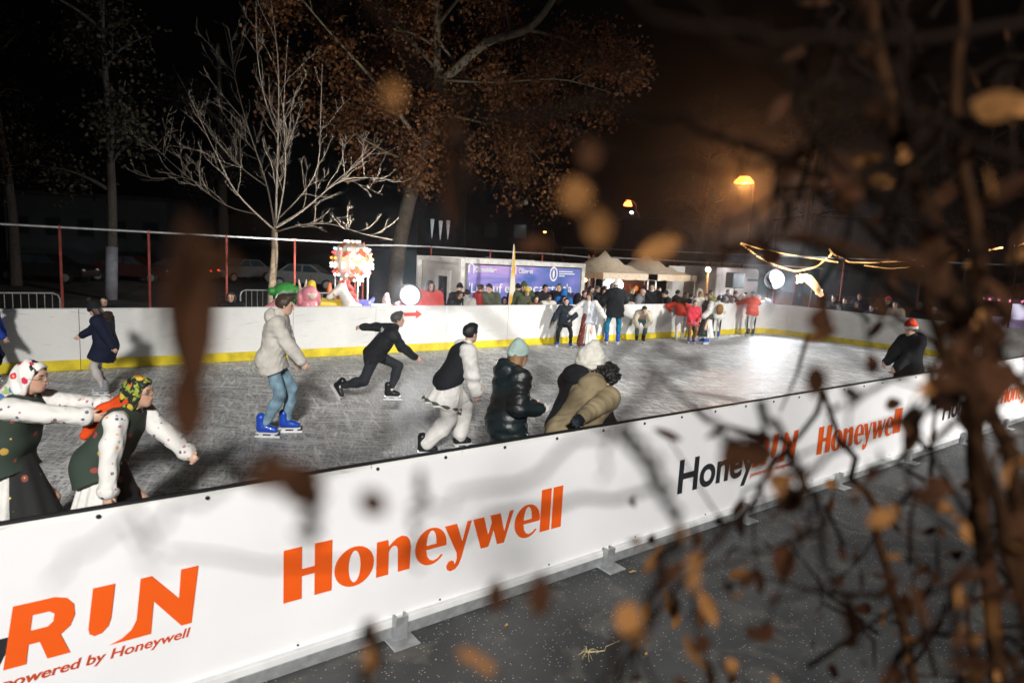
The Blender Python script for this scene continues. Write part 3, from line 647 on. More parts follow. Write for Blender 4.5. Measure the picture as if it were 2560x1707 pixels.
# cream puffer jacket skater
f = Fig(hip=.93, px=.05, lean=11, hp=4, hy=10, feet=((.22, .12, 0, 4, 0), (-.02, -.10, 0, -6, 0)), hands=((.34, .26, .84), (.50, -.21, .93)), elb=((-.6, .5, -.3), (-.8, -.35, -.2)))
person('tall skater in cream puffer jacket, pale torn jeans and bright blue skates', foot_pos(668, 1088), -27, 1.86, f, [coat(f, CREAM, .16, .037, .029, .005, both(quilt(.005, .13, (0, 0, 1), 1, .002), folds(.006, 17, 2), folds(.003, 46, 8))), hood_down(f, CREAM, 1.0), trousers(f, JEANS, .012, .010, .9), hair(f, H_BRN, 'quiff')]+skates(f, SK_BLUE, BLADE), SKN, .0115)
# black tracksuit skater at full stride
f = Fig(hip=.72, px=-.27, lean=36, twist=14, hp=-14, hy=0, feet=((.0, .06, 0, 4, 0), (-.80, -.16, .10, -28, 50)), hands=((-.60, .42, 1.17), (.42, -.26, .80)), elb=((-.1, .8, .5), (-.7, -.6, -.2)))
BK = person('skater in black tracksuit striding low with arms spread and black skates', foot_pos(974, 1002), -32, 1.80, f, [coat(f, BLACKC, .15, .028, .024, .0, both(folds(.006, 22, 4), folds(.004, 48, 6))), trousers(f, cloth('charcoal_jersey', (.026, .03, .036)), .022, .014, .84), hair(f, H_GRY, 'quiff'), ('sock', [('c', f.K[i]+(f.A[i]-f.K[i])*.78, f.K[i]+(f.A[i]-f.K[i])*1.0, .05, .05, .01) for i in (0, 1)], WHITE)]+skates(f, SK_BLK, BLADE, TONG), SKN, .012)
# white print on the back of the tracksuit: bars and a ring raised off the cloth
pm = MB(); bx = lambda a, s_, z: (f.tp(a, s_, z))
for (ys, zs, dy, dz, ro) in ((.02, .40, .05, .05, 0), (.00, .30, .035, .075, 25), (-.005, .20, .03, .09, -15), (.01, .10, .03, .12, 10)):
    pm.box(f.tp(-.150, ys+.06, zs), (.012, dy, dz), R=f.R @ Rx(rad(ro)))
th = np.linspace(0, 2*np.pi, 17); pm.tube([f.tp(-.150, -.04+.032*math.cos(a), .40+.032*math.sin(a)) for a in th], .009, 6)
pr = link('back_print', mkmesh('back_print', np.concatenate(pm.v)*(1.80/1.8) @ Rz(rad(-32)).T, pm.f, False), mat('print_grey', (.5, .52, .5), .7), BK)
# black waistcoat dancer
hd = -18; f = Fig(hip=.88, px=.03, lean=26, side=0, hp=-8, hy=28, feet=((.26, .13, 0, 6, 0), (-.27, -.13, 0, -14, 0)), hands=((.50, .17, .84), (.40, -.20, .70)), elb=((-.7, .4, 0), (-.75, -.5, 0)))
p = foot_pos(1062, 1141); q = Rz(rad(hd)) @ np.array([-.27, -.13, 0])*.95
TRIM = cloth('dark_trim', (.08, .10, .08))
person('dancer in black waistcoat, white blouse, tunic and loose white trousers', (p[0]-q[0], p[1]-q[1], 0), hd, 1.74, f, [coat(f, BLACKC, .04, .036, .02, .02, folds(.003, 20, 2), name='waistcoat', sleeves=False, collar=False, w=.4),
    ('blouse', f.sleeve(0, .045, .045, .96)+f.sleeve(1, .052, .05, .96)+[('c', f.neck+f.R @ np.array([0, 0, -.05]), f.neck+f.R @ np.array([0, 0, .035]), .075, .066, .02)], WHITE, both(folds(.006, 26, 5), folds(.004, 52, 2))), skirt(f, WHITE, .56, .30, 'tunic', 11, .014, -.03, .15, .12), skirt(f, TRIM, .585, .304, 'tunic_trim', 11, .014, -.03, .154, .12, .03),
    ('trousers', f.legs(.045, .06, .90, .02), WHITE, both(folds(.005, 16, 3), folds(.003, 40, 4))), hair(f, H_BLK, 'quiff')]+skates(f, SK_BLK, BLADE), SKN, .0115)
# long glossy puffer coat, mint hat
hd = -12; f = Fig(hip=.95, lean=5, hp=6, hy=-6, hands=((.26, .14, 1.17), (.24, -.25, 1.19)), elb=((-.7, .4, -.5), (-.6, -.4, -.9)))
MINT = cloth('mint_knit', (.55, .74, .68), .95, .8, 120)
person('woman in long glossy black puffer coat, mint knit hat and white mittens', head_pos(f, 1.66, hd, 1300, 860), hd, 1.66, f, [coat(f, PUFF, .58, .062, .052, .03, both(quilt(.012, .115, (.06, .03, 1), 3, .0), folds(.007, 15, 12), folds(.005, 38, 9))), hood_down(f, PUFF, 1.25, both(folds(.008, 20, 6), folds(.004, 46, 2))), hair(f, H_FAIR, 'long', .36), trousers(f, BLACKC)]+beanie(f, MINT, MINT, None, 1.12)+[glove(f, 0, WHITE, 'mitten'), glove(f, 1, WHITE, 'mitten')]+skates(f, SK_BLK, BLADE), SKN, .0115)
# cream bobble hat, black hooded coat
hd = 2; f = Fig(hip=.94, lean=20, hp=10, hy=-18, hands=((.5, .25, 1.0), (.45, -.2, 1.0)))
person('person in large cream knit hat and black coat with grey lined hood', head_pos(f, 1.66, hd, 1484, 884), hd, 1.66, f, [coat(f, BLACKC, .55, .055, .04, .04), hood_down(f, BLACKC, 1.3), ('hood_lining', [('e', f.tp(-.06, 0, .585), (.085, .12, .085), f.R, .03)], cloth('grey_fleece', (.36, .34, .32))), hair(f, H_BRN, 'long', .3), trousers(f, BLACKC)]+[('hat', [('e', f.hd(-.02, 0, .05), (.165, .15, .165), f.HR, .02), ('c', f.hd(-.02, 0, .1), f.hd(-.03, 0, .22), .10, .06, .05), ('p', f.hd(0, 0, -.03), f.HR @ np.array([.1, 0, -1.0]))], cloth('cream_knit', (.76, .74, .66), .95, .9, 100), both(folds(.004, 60, 2), folds(.003, 110, 4)), .8)]+skates(f, SK_BLUE, BLADE), SKN, .0125)
# tan coat, curly hair, bending over the boards
hd = 9; pos0 = onY(1438, 1066, .40); pos0 = np.array([pos0[0], .40, 0]); h = 1.70
gl = w2l((3.665, .03, BH+.055), pos0, hd, h)
f = Fig(hip=.95, px=-.06, lean=44, hp=28, hy=-14, feet=((.05, .12, 0, 5, 0), (-.05, -.10, 0, -5, 0)), hands=((.55, .16, .95), tuple(gl)), elb=((-.6, .5, -.3), (-.3, -.5, .8)))
f.thumb = [None, np.array([1, 0, 0])]
person('person with curly black hair in tan coat bent over the near board edge', tuple(pos0), hd, h, f, [coat(f, TAN, .42, .050, .030, .045, both(folds(.004, 15, 7), folds(.003, 40, 3)), w=1.0), hood_down(f, TAN, 1.15), hair(f, H_BLK, 'curly'), trousers(f, BLACKC), glove(f, 1, cloth('dark_glove', (.008, .014, .022), .6)), glove(f, 0, cloth('dark_glove', (.008, .014, .022), .6))]+skates(f, SK_BLK, BLADE), SKN2, .0115)
# the two women in headscarves
def headscarf(f, m, m2, drape=.42, knot=False):
    h = f.hs; fw = f.HR @ np.array([1.0, 0, 0]); up = f.HR @ np.array([0, 0, 1.0]); n = unit(fw*.9-up*.35)
    o = [('e', f.hd(-.012, 0, .03), (.116*h, .094*h, .112*h), f.HR, .02), ('c', f.hd(-.06, 0, .0), f.hd(-.11, 0, -.07), .085, .07, .04), ('c', f.hd(-.0, .055, -.06), f.hd(-.04, .05, -.1), .035, .05, .04), ('c', f.hd(-.0, -.055, -.06), f.hd(-.04, -.05, -.1), .035, .05, .04), ('p', f.hd(.05, 0, .02), n)]
    r = [('headscarf', o, m, folds(.006, 38, 3), .7)]
    d0 = f.hd(-.11, 0, -.08); q = [('c', d0+f.R @ np.array([.01, 0, .03]), f.tp(-.185, .0, .54-drape*.5), .075, .085, .03), ('c', f.tp(-.18, .05, .54-drape*.35), f.tp(-.20, .03, .54-drape), .06, .035, .05), ('c', f.tp(-.18, -.05, .54-drape*.35), f.tp(-.20, -.03, .54-drape), .06, .035, .05)]
    r.append(('scarf_tail', q, m2, folds(.009, 34, 4), .8)); return r
def glasses(f):
    g = MB()
    for y in (1, -1):
        c = f.hd(.112, .034*y, .002); th = np.linspace(0, 2*np.pi, 13); g.tube([c+f.HR @ np.array([0, .022*math.cos(a), .019*math.sin(a)]) for a in th], .0026, 5)
        g.tube([f.hd(.112, .056*y, .006), f.hd(.02, .084*y, .006)], .0026, 5)
    g.tube([f.hd(.112, .012, .006), f.hd(.114, 0, .009), f.hd(.112, -.012, .006)], .0026, 5); return ('glasses', g, mat('glasses_gold', (.75, .62, .50), .25, .6))
def folk_woman(label, px, py, hd, h, lean, handsw, sp, scarf, tail, vest, drape, hp, apron_shift):
    f0 = Fig(hip=.90, px=-.02, lean=lean, hp=hp); pos = head_pos(f0, h, hd, px, py); dh = float((np.array([pos[0], pos[1], 1.4])-CP) @ CF);
    handsw = [(a, b_, dh+c) for a, b_, c in handsw]
    hands = tuple(tuple(w2l(atD(*a), pos, hd, h)) for a in handsw)
    f = Fig(hip=.90, px=-.02, lean=lean, hp=hp, hands=hands, elb=((-.3, .7, -.5), (-.4, -.7, -.3)), feet=((.18, .12, 0, 5, 0), (-.15, -.12, 0, -10, 0)))
    sl = []
    for i in (0, 1): 
        sl += f.sleeve(i, .026, .030, .80, k=.02); fo = unit(f.W[i]-f.E[i]); sl.append(('c', f.W[i]-fo*.075, f.W[i]-fo*.02, .052, .082, .012)); sl.append(('p', f.W[i]-fo*.02, fo)) if 0 else None
    ap = skirt(f, APRON, .28, .27, 'apron', 9, .01, apron_shift, .12, .10)
    return person(label, pos, hd, h, f, [coat(f, vest, .14, .034, .02, .045, folds(.004, 20, 2), name='vest', sleeves=False, collar=False), ('blouse', sl+[('c', f.neck+f.R @ np.array([0, 0, -.05]), f.neck+f.R @ np.array([0, 0, .01]), .07, .06, .02)], EMB, both(folds(.006, 20, 5), folds(.003, 62, 6))), skirt(f, WHITE, .22, .34, 'skirt', 15, .018, 0, .13, .10), ap,
        ('necklace', [('c', f.neck+f.R @ np.array([0, 0, -.02]), f.neck+f.R @ np.array([.005, 0, .0]), .066, .066, .01)], mat('beads', (.03, .012, .012), .3)), hair(f, H_BLK, 'short'), glasses(f)]+headscarf(f, scarf, tail, drape)+skates(f, SK_WHT, BLADE), SKN2, .0095, curl=.75)
folk_woman('woman in white red flowered headscarf and green felt vest reaching forward at the left edge', 80, 904, -33, 1.66, 20, ((262, 1012, .25), (262, 1046, -.02)), 1, SCARF1, SCARF1T, VEST2, .52, -2, .14)
folk_woman('woman in black and yellow flowered headscarf with orange tail, bent forward', 345, 944, -36, 1.62, 33, ((486, 1148, .12), (262, 1290, -.22)), 1, SCARF2, ORSC, VEST2, .40, -12, .10)
# child in navy parka
hd = 150; f = Fig(hip=.93, lean=6, hp=34, hy=4, feet=((.02, .1, 0, 5, 0), (.14, -.1, 0, -5, 0)), hands=((-.30, .26, .92), (.66, -.10, 1.02)), elb=((-.6, .6, 0), (-.4, -.5, -.6)), child=.12)
FURB = cloth('brown_fur', (.045, .03, .022), 1, .9, 120)
person('child in navy parka and black bobble hat standing by the left far board', foot_pos(268, 985), hd, 1.44, f, [coat(f, NAVY, .30, .06, .04, .05), hood_down(f, FURB, 1.15, folds(.012, 60, 2)), trousers(f, cloth('pale_leggings', (.50, .47, .44)), .012, .012), ('cord', [('c', f.tp(.16, .04, .48), f.tp(.17, .05, .12), .009, .009, .001), ('c', f.tp(.165, .05, .10), f.tp(.168, .05, .05), .022, .022, .001)], cloth('pink_cord', (.45, .10, .25)), None, .6), hair(f, H_BRN, 'long', .25)]+beanie(f, BLACKC, BLACKC, FURB, 1.1)+skates(f, SK_GRY, BLADE), SKN, .014)
# child in blue at the left edge of the picture
f = Fig(hip=.93, lean=8, hands=((.2, .3, .9), (.36, -.2, 1.0)), child=.1)
person('child in bright blue jacket and blue skates cut off by the left edge', foot_pos(-26, 956), -20, 1.40, f, [coat(f, cloth('blue_jacket', (.02, .06, .36)), .12, .045, .035), trousers(f, NAVY, .015, .012), hair(f, H_BRN)]+beanie(f, NAVY, NAVY)+skates(f, SK_BLUE, BLADE), SKN, .016)
# ---- far group of skaters
LEN_ = .0175
f = Fig(hip=.86, lean=8, hp=-2, hy=6, feet=((.12, .24, 0, 16, 0), (-.02, -.23, 0, -14, 0)), hands=((.24, .20, 1.02), (.10, -.44, .92)), elb=((-.3, .7, -.2), (-.4, -.6, .2)), child=.1)
person('boy in dark blue jacket and black trousers skating with knees bent, facing the camera', foot_pos(1409, 866), -132, 1.42, f, [coat(f, cloth('slate_jacket', (.018, .028, .040)), .18, .045, .04, .02), trousers(f, BLACKC, .014, .008, .9), hair(f, H_BLK), hood_down(f, BLACKC, 1.0), glove(f, 1, BLACKC)]+skates(f, SK_BLUE, BLADE), SKN, LEN_)
f = Fig(hip=.93, lean=8, hp=26, hy=-8, hands=((.25, .62, .98), (.25, -.62, 1.05)), elb=((-.3, .6, -.5), (-.3, -.6, -.5)))
person('folk dancer in white dress, pale open waistcoat and red patterned apron with arms held out', foot_pos(1468, 872), -150, 1.60, f, [coat(f, cloth('pale_waistcoat', (.56, .60, .68)), .22, .038, .02, .04, name='waistcoat', sleeves=False, collar=False), ('blouse', f.sleeve(0, .03, .05, .95)+f.sleeve(1, .03, .05, .95)+[('c', f.tp(.09, 0, .48), f.tp(.115, 0, .14), .07, .06, .02)], EMB, folds(.008, 24, 4)), skirt(f, WHITE, .12, .31, 'skirt', 15, .016), ('apron', [('c', f.tp(.11, -.10, .1), (.30, -.17, .20), .07, .105, .02)], REDAP), hair(f, H_BRN, 'long', .15)]+skates(f, SK_BLUE, BLADE), SKN, LEN_)
f = Fig(hip=.95, lean=3, hp=4, hy=6, feet=((.0, .2, 0, 4, 0), (.02, -.16, 0, -30, 0)), hands=((.32, .28, 1.12), (.34, -.24, 1.16)), elb=((-.5, .9, -.2), (-.5, -.9, -.2)))
person('tall man in black parka and turquoise trousers with his back to the camera', foot_pos(1532, 851), 62, 1.86, f, [coat(f, cloth('black_parka', (.014, .018, .022)), .20, .06, .05, .02), hood_down(f, cloth('black_parka', (.014, .018, .022)), 1.15), trousers(f, TEAL, .02, .008, .88), hair(f, H_GRY), ('scarf', [('c', f.neck+np.array([0, 0, -.01]), f.neck+np.array([.0, 0, .05]), .09, .085, .01)], WHITE)]+beanie(f, WHITE, WHITE)+skates(f, SK_BLUE, BLADE), SKN, LEN_)
f = Fig(hip=.80, px=-.14, lean=62, hp=12, feet=((.05, .12, 0, 6, 0), (.05, -.12, 0, -6, 0)), hands=((.24, .13, .62), (.24, -.15, .60)), elb=((-.1, .9, .2), (-.1, -.9, .2)), child=.08)
person('boy in cream jacket bent double with hands on the knees of green trousers', foot_pos(1599, 847), -128, 1.55, f, [coat(f, cloth('cream_fleece', (.58, .52, .40)), .06, .05, .04, .02), trousers(f, cloth('green_trousers', (.075, .16, .16)), .018, .012, .86), hair(f, H_BLK), ('cuff', [('c', f.K[i]+(f.A[i]-f.K[i])*.7, f.A[i], .062, .06, .01) for i in (0, 1)], BLACKC)]+skates(f, SK_BLK, BLADE), SKN, LEN_)
f = Fig(hip=.95, px=-.08, lean=40, hp=10, feet=((.02, .10, 0, 5, 0), (-.02, -.10, 0, -5, 0)), hands=((.42, .28, 1.12), (.42, -.28, 1.12)), elb=((-.1, .9, .2), (-.1, -.9, .2)))
person('girl in red top, pale shorts and white skates leaning over the far board', foot_pos(1697, 843), 56, 1.52, f, [coat(f, REDC, .02, .045, .035, .0, name='top'), ('hood', hood_down(f, FURB, 1.5)[1], FURB, folds(.014, 60, 2)), ('shorts', f.legs(.03, .03, 1)[0:1]+[o for i in (0, 1) for o in [('c', f.H[i], f.H[i]+(f.K[i]-f.H[i])*.72, .11, .10, .03)]], cloth('pale_shorts', (.55, .56, .58))), hair(f, H_BLK, 'long', .2)]+skates(f, SK_WHT, BLADE), (.60, .42, .33), LEN_)
f = Fig(hip=.93, lean=3, hp=6, hy=12, hands=((.25, .17, 1.02), (.25, -.15, 1.0)), child=.12)
person('small child in bright red and pink jacket with brown trousers among the far skaters', foot_pos(1727, 858), -128, 1.34, f, [coat(f, cloth('pink_red', (.62, .045, .07)), .24, .05, .04, .03), trousers(f, cloth('brown_trousers', (.20, .095, .035)), .015, .01), hair(f, H_BLK), ('bag', [('e', f.tp(.20, .06, -.12), (.03, .07, .10), f.R, .01)], cloth('pale_pink', (.72, .40, .45)))]+skates(f, SK_BLUE, BLADE), SKN, LEN_)
f = Fig(hip=.93, lean=4, hp=8, hands=((.30, .15, 1.02), (.22, -.2, .98)))
person('girl in dark green vest, long green flowered apron and wide white sleeves', foot_pos(1761, 859), 170, 1.60, f, [coat(f, VEST2, .08, .038, .02, .03, name='vest', sleeves=False, collar=False), ('blouse', f.sleeve(0, .03, .075, .95)+f.sleeve(1, .03, .075, .95), WHITE, folds(.008, 24, 4)), skirt(f, WHITE, .16, .27, 'skirt', 13, .016, -.06), skirt(f, GRNAP, .20, .23, 'apron', 11, .01, .10, .125), hair(f, H_BRN, 'long', .12)]+skates(f, SK_BLUE, BLADE), SKN, LEN_)
f = Fig(hip=.93, lean=2)
person('girl with long fair hair down her back in cream coat behind the green vest', foot_pos(1743, 841), 60, 1.60, f, [coat(f, CREAM, .3, .045, .04, .03), trousers(f, NAVY), hair(f, H_FAIR, 'long', .48)]+skates(f, SK_BLUE, BLADE), SKN, LEN_)
f = Fig(hip=.93, lean=4, hands=((.2, .25, 1.05), (.2, -.25, 1.05)))
BROWN = cloth('brown_pack', (.26, .12, .03))
person('skater in white trousers with dark side stripes wearing a brown backpack', foot_pos(1789, 843), 58, 1.42, f, [coat(f, WHITE, .1, .04, .035), trousers(f, WHITE, .022, .02), ('backpack', [('e', f.tp(-.19, 0, .26), (.11, .17, .24), f.R, .02)], BROWN, folds(.006, 20, 3)), ('side_stripe', [('c', f.H[i]+np.array([0, .085*(1-2*i), 0]), f.A[i]+np.array([0, .045*(1-2*i), 0]), .034, .028, .01) for i in (0, 1)], BLACKC), hair(f, H_BLK)]+beanie(f, BLACKC)+skates(f, SK_BLUE, BLADE), SKN, LEN_)
f = Fig(hip=.95, lean=6, hands=((.5, .42, 1.32), (.48, -.40, 1.34)), elb=((-.2, .9, -.3), (-.2, -.9, -.3)))
person('skater in orange red padded jacket and white trousers with arms on the corner board', foot_pos(1876, 829), 64, 1.58, f, [coat(f, cloth('orange_red', (.70, .085, .03), .6), .12, .055, .045, .01, quilt(.012, .11, (0, 0, 1), 2)), hood_down(f, cloth('orange_red', (.70, .085, .03), .6)), trousers(f, WHITE, .03, .02, .88), ('side_stripe', [('c', f.H[i]+np.array([0, .092*(1-2*i), 0]), f.A[i]+np.array([0, .05*(1-2*i), 0]), .034, .028, .01) for i in (0, 1)], BLACKC), glove(f, 0, WHITE), glove(f, 1, WHITE), hair(f, H_GRY)]+beanie(f, cloth('grey_knit', (.22, .25, .25)), WHITE)+skates(f, SK_BLK, BLADE, TONG), SKN, LEN_)
# red and white hat by the near board at the right
hd = 150; f = Fig(hip=.96, lean=0, hp=14, hy=4, hands=((.42, .14, .95), (.50, -.02, 1.0)), elb=((-.5, .7, -.4), (-.5, -.8, -.4)))
RH = cloth('red_hat', (.62, .05, .02)); pp = head_pos(f, 1.74, hd, 2276, 805)
person('skater in black hoodie and red hat with a white band at the right end', pp, hd, 1.74, f, [coat(f, BLACKC, .14, .05, .045, .02, folds(.010, 18, 3)), hood_down(f, BLACKC, 1.2), trousers(f, BLACKC, .03, .02), hair(f, H_BLK), ('chest_print', [('c', f.tp(.145, -.10, .335), f.tp(.152, -.05, .335), .012, .012, .001)], WHITE, None, .5)]+beanie(f, RH, WHITE, None, 1.1)+skates(f, SK_BLK, BLADE), SKN, .013)
# ------------------------------------------------------------------ spectators behind the boards
CC = {k: cloth('coat_'+k, c) for k, c in dict(black=(.012, .013, .016), navy=(.012, .018, .045), khaki=(.075, .085, .055), green=(.05, .075, .04), red=(.62, .07, .06), maroon=(.28, .03, .03), beige=(.55, .46, .36), grey=(.20, .20, .21), pale=(.58, .56, .52), purple=(.06, .035, .10), blue=(.02, .14, .42), yellow=(.60, .45, .05), charcoal=(.03, .032, .036), white=(.74, .73, .71), olive=(.24, .22, .03), brown=(.12, .065, .03)).items()}
WOOLB = CC['black']
def spectator(px, py, Y, label, coatc='black', head='short', hc='black', fwd=None, lean=6, end=False, skin=(.58, .38, .28), girth=1.0, hands=(None, None), L=.34, face_cam=True, hp=8, extra=()):
    """px, py: where the top of the head shows; Y: row behind the boards (end=True: behind the end board)"""
    top = onX(px, py, Y) if end else onY(px, py, Y); h = max(min((top[2]-GZ)*1.0+.02, 1.95), .9); child = .10 if h < 1.45 else 0
    hd = fwd if fwd is not None else (180 if end else -104)
    f = Fig(hip=.95, lean=lean, hp=hp, hy=random.uniform(-14, 14), skates=False, girth=girth, child=child, hands=hands)
    sc = h/1.8; l = (f.hc+f.HR @ np.array([-.01, 0, .125]))*sc; q = Rz(rad(hd)) @ l
    pos = (top[0]-q[0], top[1]-q[1], GZ) if not end else (top[0]-q[0], top[1]-q[1], GZ)
    parts = [coat(f, CC[coatc], L, .05, .042, .03), trousers(f, CC['charcoal'])]
    HM = dict(black=H_BLK, brown=H_BRN, fair=H_FAIR, grey=H_GRY)
    if head in ('short', 'long'): parts.append(hair(f, HM[hc], head, .24))
    elif head == 'hat': parts += [hair(f, H_BLK)]+beanie(f, CC[hc])
    elif head == 'cap': parts += [hair(f, H_BLK)]+[('cap', beanie(f, CC[hc], None, None, .85)[0][1]+[('e', f.hd(.10, 0, .055), (.075, .07, .012), f.HR, .02)], CC[hc], None, .8)]
    elif head == 'hood': parts += [hair(f, H_BRN), hood_up(f, CC[hc])]
    elif head == 'fur': parts += [hair(f, H_BRN), ('fur_hood', hood_up(f, CC[hc], 1.25, cut=.095)[1], cloth('white_fur', (.70, .66, .60), 1, .9, 120), folds(.012, 70, 3))]
    parts += [e(f) for e in extra]
    return person(label, pos, hd, h, f, parts, skin, .021, True, 'spectators watching from behind the boards', curl=.5)
spectator(260, 741, 11.6, 'spectator in the dark behind the child with the bobble hat at far left', 'black', 'short', 'black')
spectator(577, 728, 10.75, 'spectator with long hair smiling over the far board left of the carousel', 'black', 'long', 'brown')
lean_h = ((.34, .22, 1.18), (.34, -.22, 1.18))
spectator(1077, 702, 11.2, 'spectator in wide red padded coat beside the low floodlight', 'red', 'hood', 'charcoal', girth=1.2, hp=4)
spectator(1150, 709, 11.7, 'spectator in dark cap in front of the white cabin door', 'black', 'hat', 'black')
spectator(1152, 724, 10.9, 'spectator with long brown hair and black jacket with pale zip below the cabin', 'black', 'long', 'brown', fwd=-70, hp=24, extra=(lambda f: ('zip', [('c', f.tp(.155, .03, .46), f.tp(.17, .03, .05), .012, .012, .001)], CC['white'], None, .7),))
spectator(1169, 722, 11.1, 'spectator in pale beige hooded top with black hair turned away', 'pale', 'short', 'black', fwd=40)
spectator(1204, 710, 11.5, 'spectator in dark red coat turned sideways below the sponsor banner', 'maroon', 'short', 'brown', fwd=-20)
spectator(1222, 707, 11.1, 'spectator in khaki coat with pale hood looking at his hands', 'khaki', 'short', 'black', fwd=-150, hp=20, extra=(lambda f: hood_down(f, CC['white'], .9),))
spectator(1262, 742, 11.4, 'spectator in dark purple jacket crouched left of the yellow flag', 'purple', 'hood', 'purple')
spectator(1296, 709, 11.6, 'spectator in black cap and black coat right behind the yellow flag', 'black', 'cap', 'black')
spectator(1311, 705, 11.1, 'spectator in green parka and green hat right of the yellow flag', 'green', 'hat', 'green', girth=1.2)
spectator(1319, 718, 10.95, 'small child with orange hat held by the spectator in green parka', 'khaki', 'hat', 'yellow')
spectator(1341, 738, 10.75, 'girl with long brown hair looking over the far board below the banner', 'brown', 'long', 'brown')
spectator(1364, 710, 11.6, 'broad man in black coat with a ruddy face before the banner', 'black', 'short', 'black', girth=1.2, skin=(.62, .33, .24))
spectator(1375, 734, 10.8, 'child in striped pale jacket looking down at the far board', 'pale', 'short', 'brown', hp=26)
spectator(1398, 707, 11.4, 'tall man in charcoal jacket with cropped hair before the banner', 'charcoal', 'short', 'grey', fwd=-150, girth=1.15)
spectator(1411, 722, 11.1, 'child in bright blue hood turned away before the banner', 'blue', 'hood', 'blue', fwd=40)
spectator(1411, 738, 10.75, 'girl with parted black hair and dark furry collar behind the boy skater', 'navy', 'long', 'black', extra=(lambda f: hood_down(f, FURB, 1.2),))
spectator(1428, 738, 11.2, 'child in dark purple hood below the right part of the banner', 'purple', 'hood', 'purple', fwd=30)
spectator(1447, 733, 11.0, 'person in black hood at the right corner of the banner', 'black', 'hood', 'black', fwd=-30)
spectator(1462, 725, 11.5, 'person with reddish face between banner and tent', 'black', 'short', 'brown', skin=(.55, .28, .2))
spectator(1479, 714, 11.7, 'woman in black seen in profile at the left tent edge', 'black', 'long', 'black', fwd=-60)
spectator(1496, 713, 12.2, 'person with grey hair under the left tent', 'charcoal', 'short', 'grey', fwd=-80)
spectator(1510, 719, 11.1, 'woman in black hooded jacket with a pale V shaped trim', 'black', 'hood', 'black', extra=(lambda f: ('trim', [('c', f.tp(.12, .07, .50), f.tp(.165, 0, .30), .014, .014, .001), ('c', f.tp(.12, -.07, .50), f.tp(.165, 0, .30), .014, .014, .001)], CC['pale'], None, .7),))
spectator(1513, 713, 12.0, 'man looking over the woman with the V shaped trim', 'black', 'short', 'black')
spectator(1534, 706, 12.2, 'person with pale grey hood under the first tent peak', 'grey', 'hood', 'grey')
spectator(1567, 738, 10.9, 'person in yellow shirt and dark jacket right of the tall skater', 'beige', 'short', 'black', fwd=-150, hp=24)
spectator(1583, 718, 12.2, 'person in black with pale scarf under the tents', 'black', 'long', 'fair')
spectator(1610, 720, 10.95, 'bald man in dark padded vest with grey sleeves', 'grey', 'none', 'grey', fwd=-60, hp=18, girth=1.1, extra=(lambda f: coat(f, CC['charcoal'], .18, .062, .02, .03, name='vest', sleeves=False),))
spectator(1631, 706, 11.5, 'tall man in long black coat and white collar at the right tent', 'black', 'short', 'black', fwd=-150, girth=1.1, extra=(lambda f: ('collar', [('c', f.neck+np.array([0, 0, -.02]), f.neck+np.array([.02, 0, .03]), .088, .085, .01)], CC['white'], None, .8),))
spectator(1648, 716, 12.3, 'woman with glasses in brown coat under the right tent', 'brown', 'long', 'brown')
spectator(1663, 725, 11.0, 'person in black cap with a yellow scarf', 'black', 'cap', 'black', fwd=150, extra=(lambda f: ('scarf', [('c', f.neck+np.array([0, 0, -.03]), f.neck+np.array([0, 0, .02]), .10, .09, .02), ('c', f.tp(.1, .06, .48), f.tp(.17, .06, .16), .04, .04, .02)], cloth('yellow_scarf', (.62, .50, .22)), None, .8),))
spectator(1697, 724, 11.1, 'person in black jacket with dark hair above the girl in red top', 'black', 'short', 'black', fwd=-40)
spectator(1716, 728, 11.6, 'person in grey coat with a pink bag strap behind the far skaters', 'grey', 'short', 'brown', fwd=-70)
spectator(1729, 733, 11.0, 'person in dark navy coat left of the child with the white fur hood', 'navy', 'short', 'black', fwd=-20)
spectator(1748, 724, 10.9, 'child with round white fur hood over a navy jacket', 'navy', 'fur', 'white', hp=0)
spectator(1778, 724, 11.2, 'person in yellow olive jacket below the globe lamp', 'olive', 'short', 'brown')
spectator(1800, 736, 11.2, 'person in charcoal coat right of the globe lamp post', 'charcoal', 'short', 'black', fwd=-130)
spectator(1822, 722, 11.4, 'man in navy jacket below the black loudspeaker', 'navy', 'short', 'grey')
spectator(1816, 738, 10.72, 'boy in black jacket hanging one arm over the far board', 'black', 'short', 'black', lean=22, hp=14, hands=((.46, .20, 1.20), (.46, -.2, 1.14)))
spectator(1834, 741, 10.75, 'girl with fair hair and cream jacket leaning on the far board', 'pale', 'long', 'fair', lean=20, hp=14)
spectator(1841, 727, 11.3, 'person in wide black hat behind the girl in cream', 'black', 'cap', 'black')
spectator(1856, 736, 10.75, 'child in white hood left of the skater in orange red', 'black', 'fur', 'white')
spectator(1866, 730, 11.4, 'person in dark grey behind the child in white hood', 'charcoal', 'short', 'black')
spectator(1897, 738, 10.8, 'person in white jacket raising one arm beside the orange red skater', 'white', 'short', 'brown', fwd=-150, hands=((.25, .3, 1.62), (.3, -.2, 1.1)))
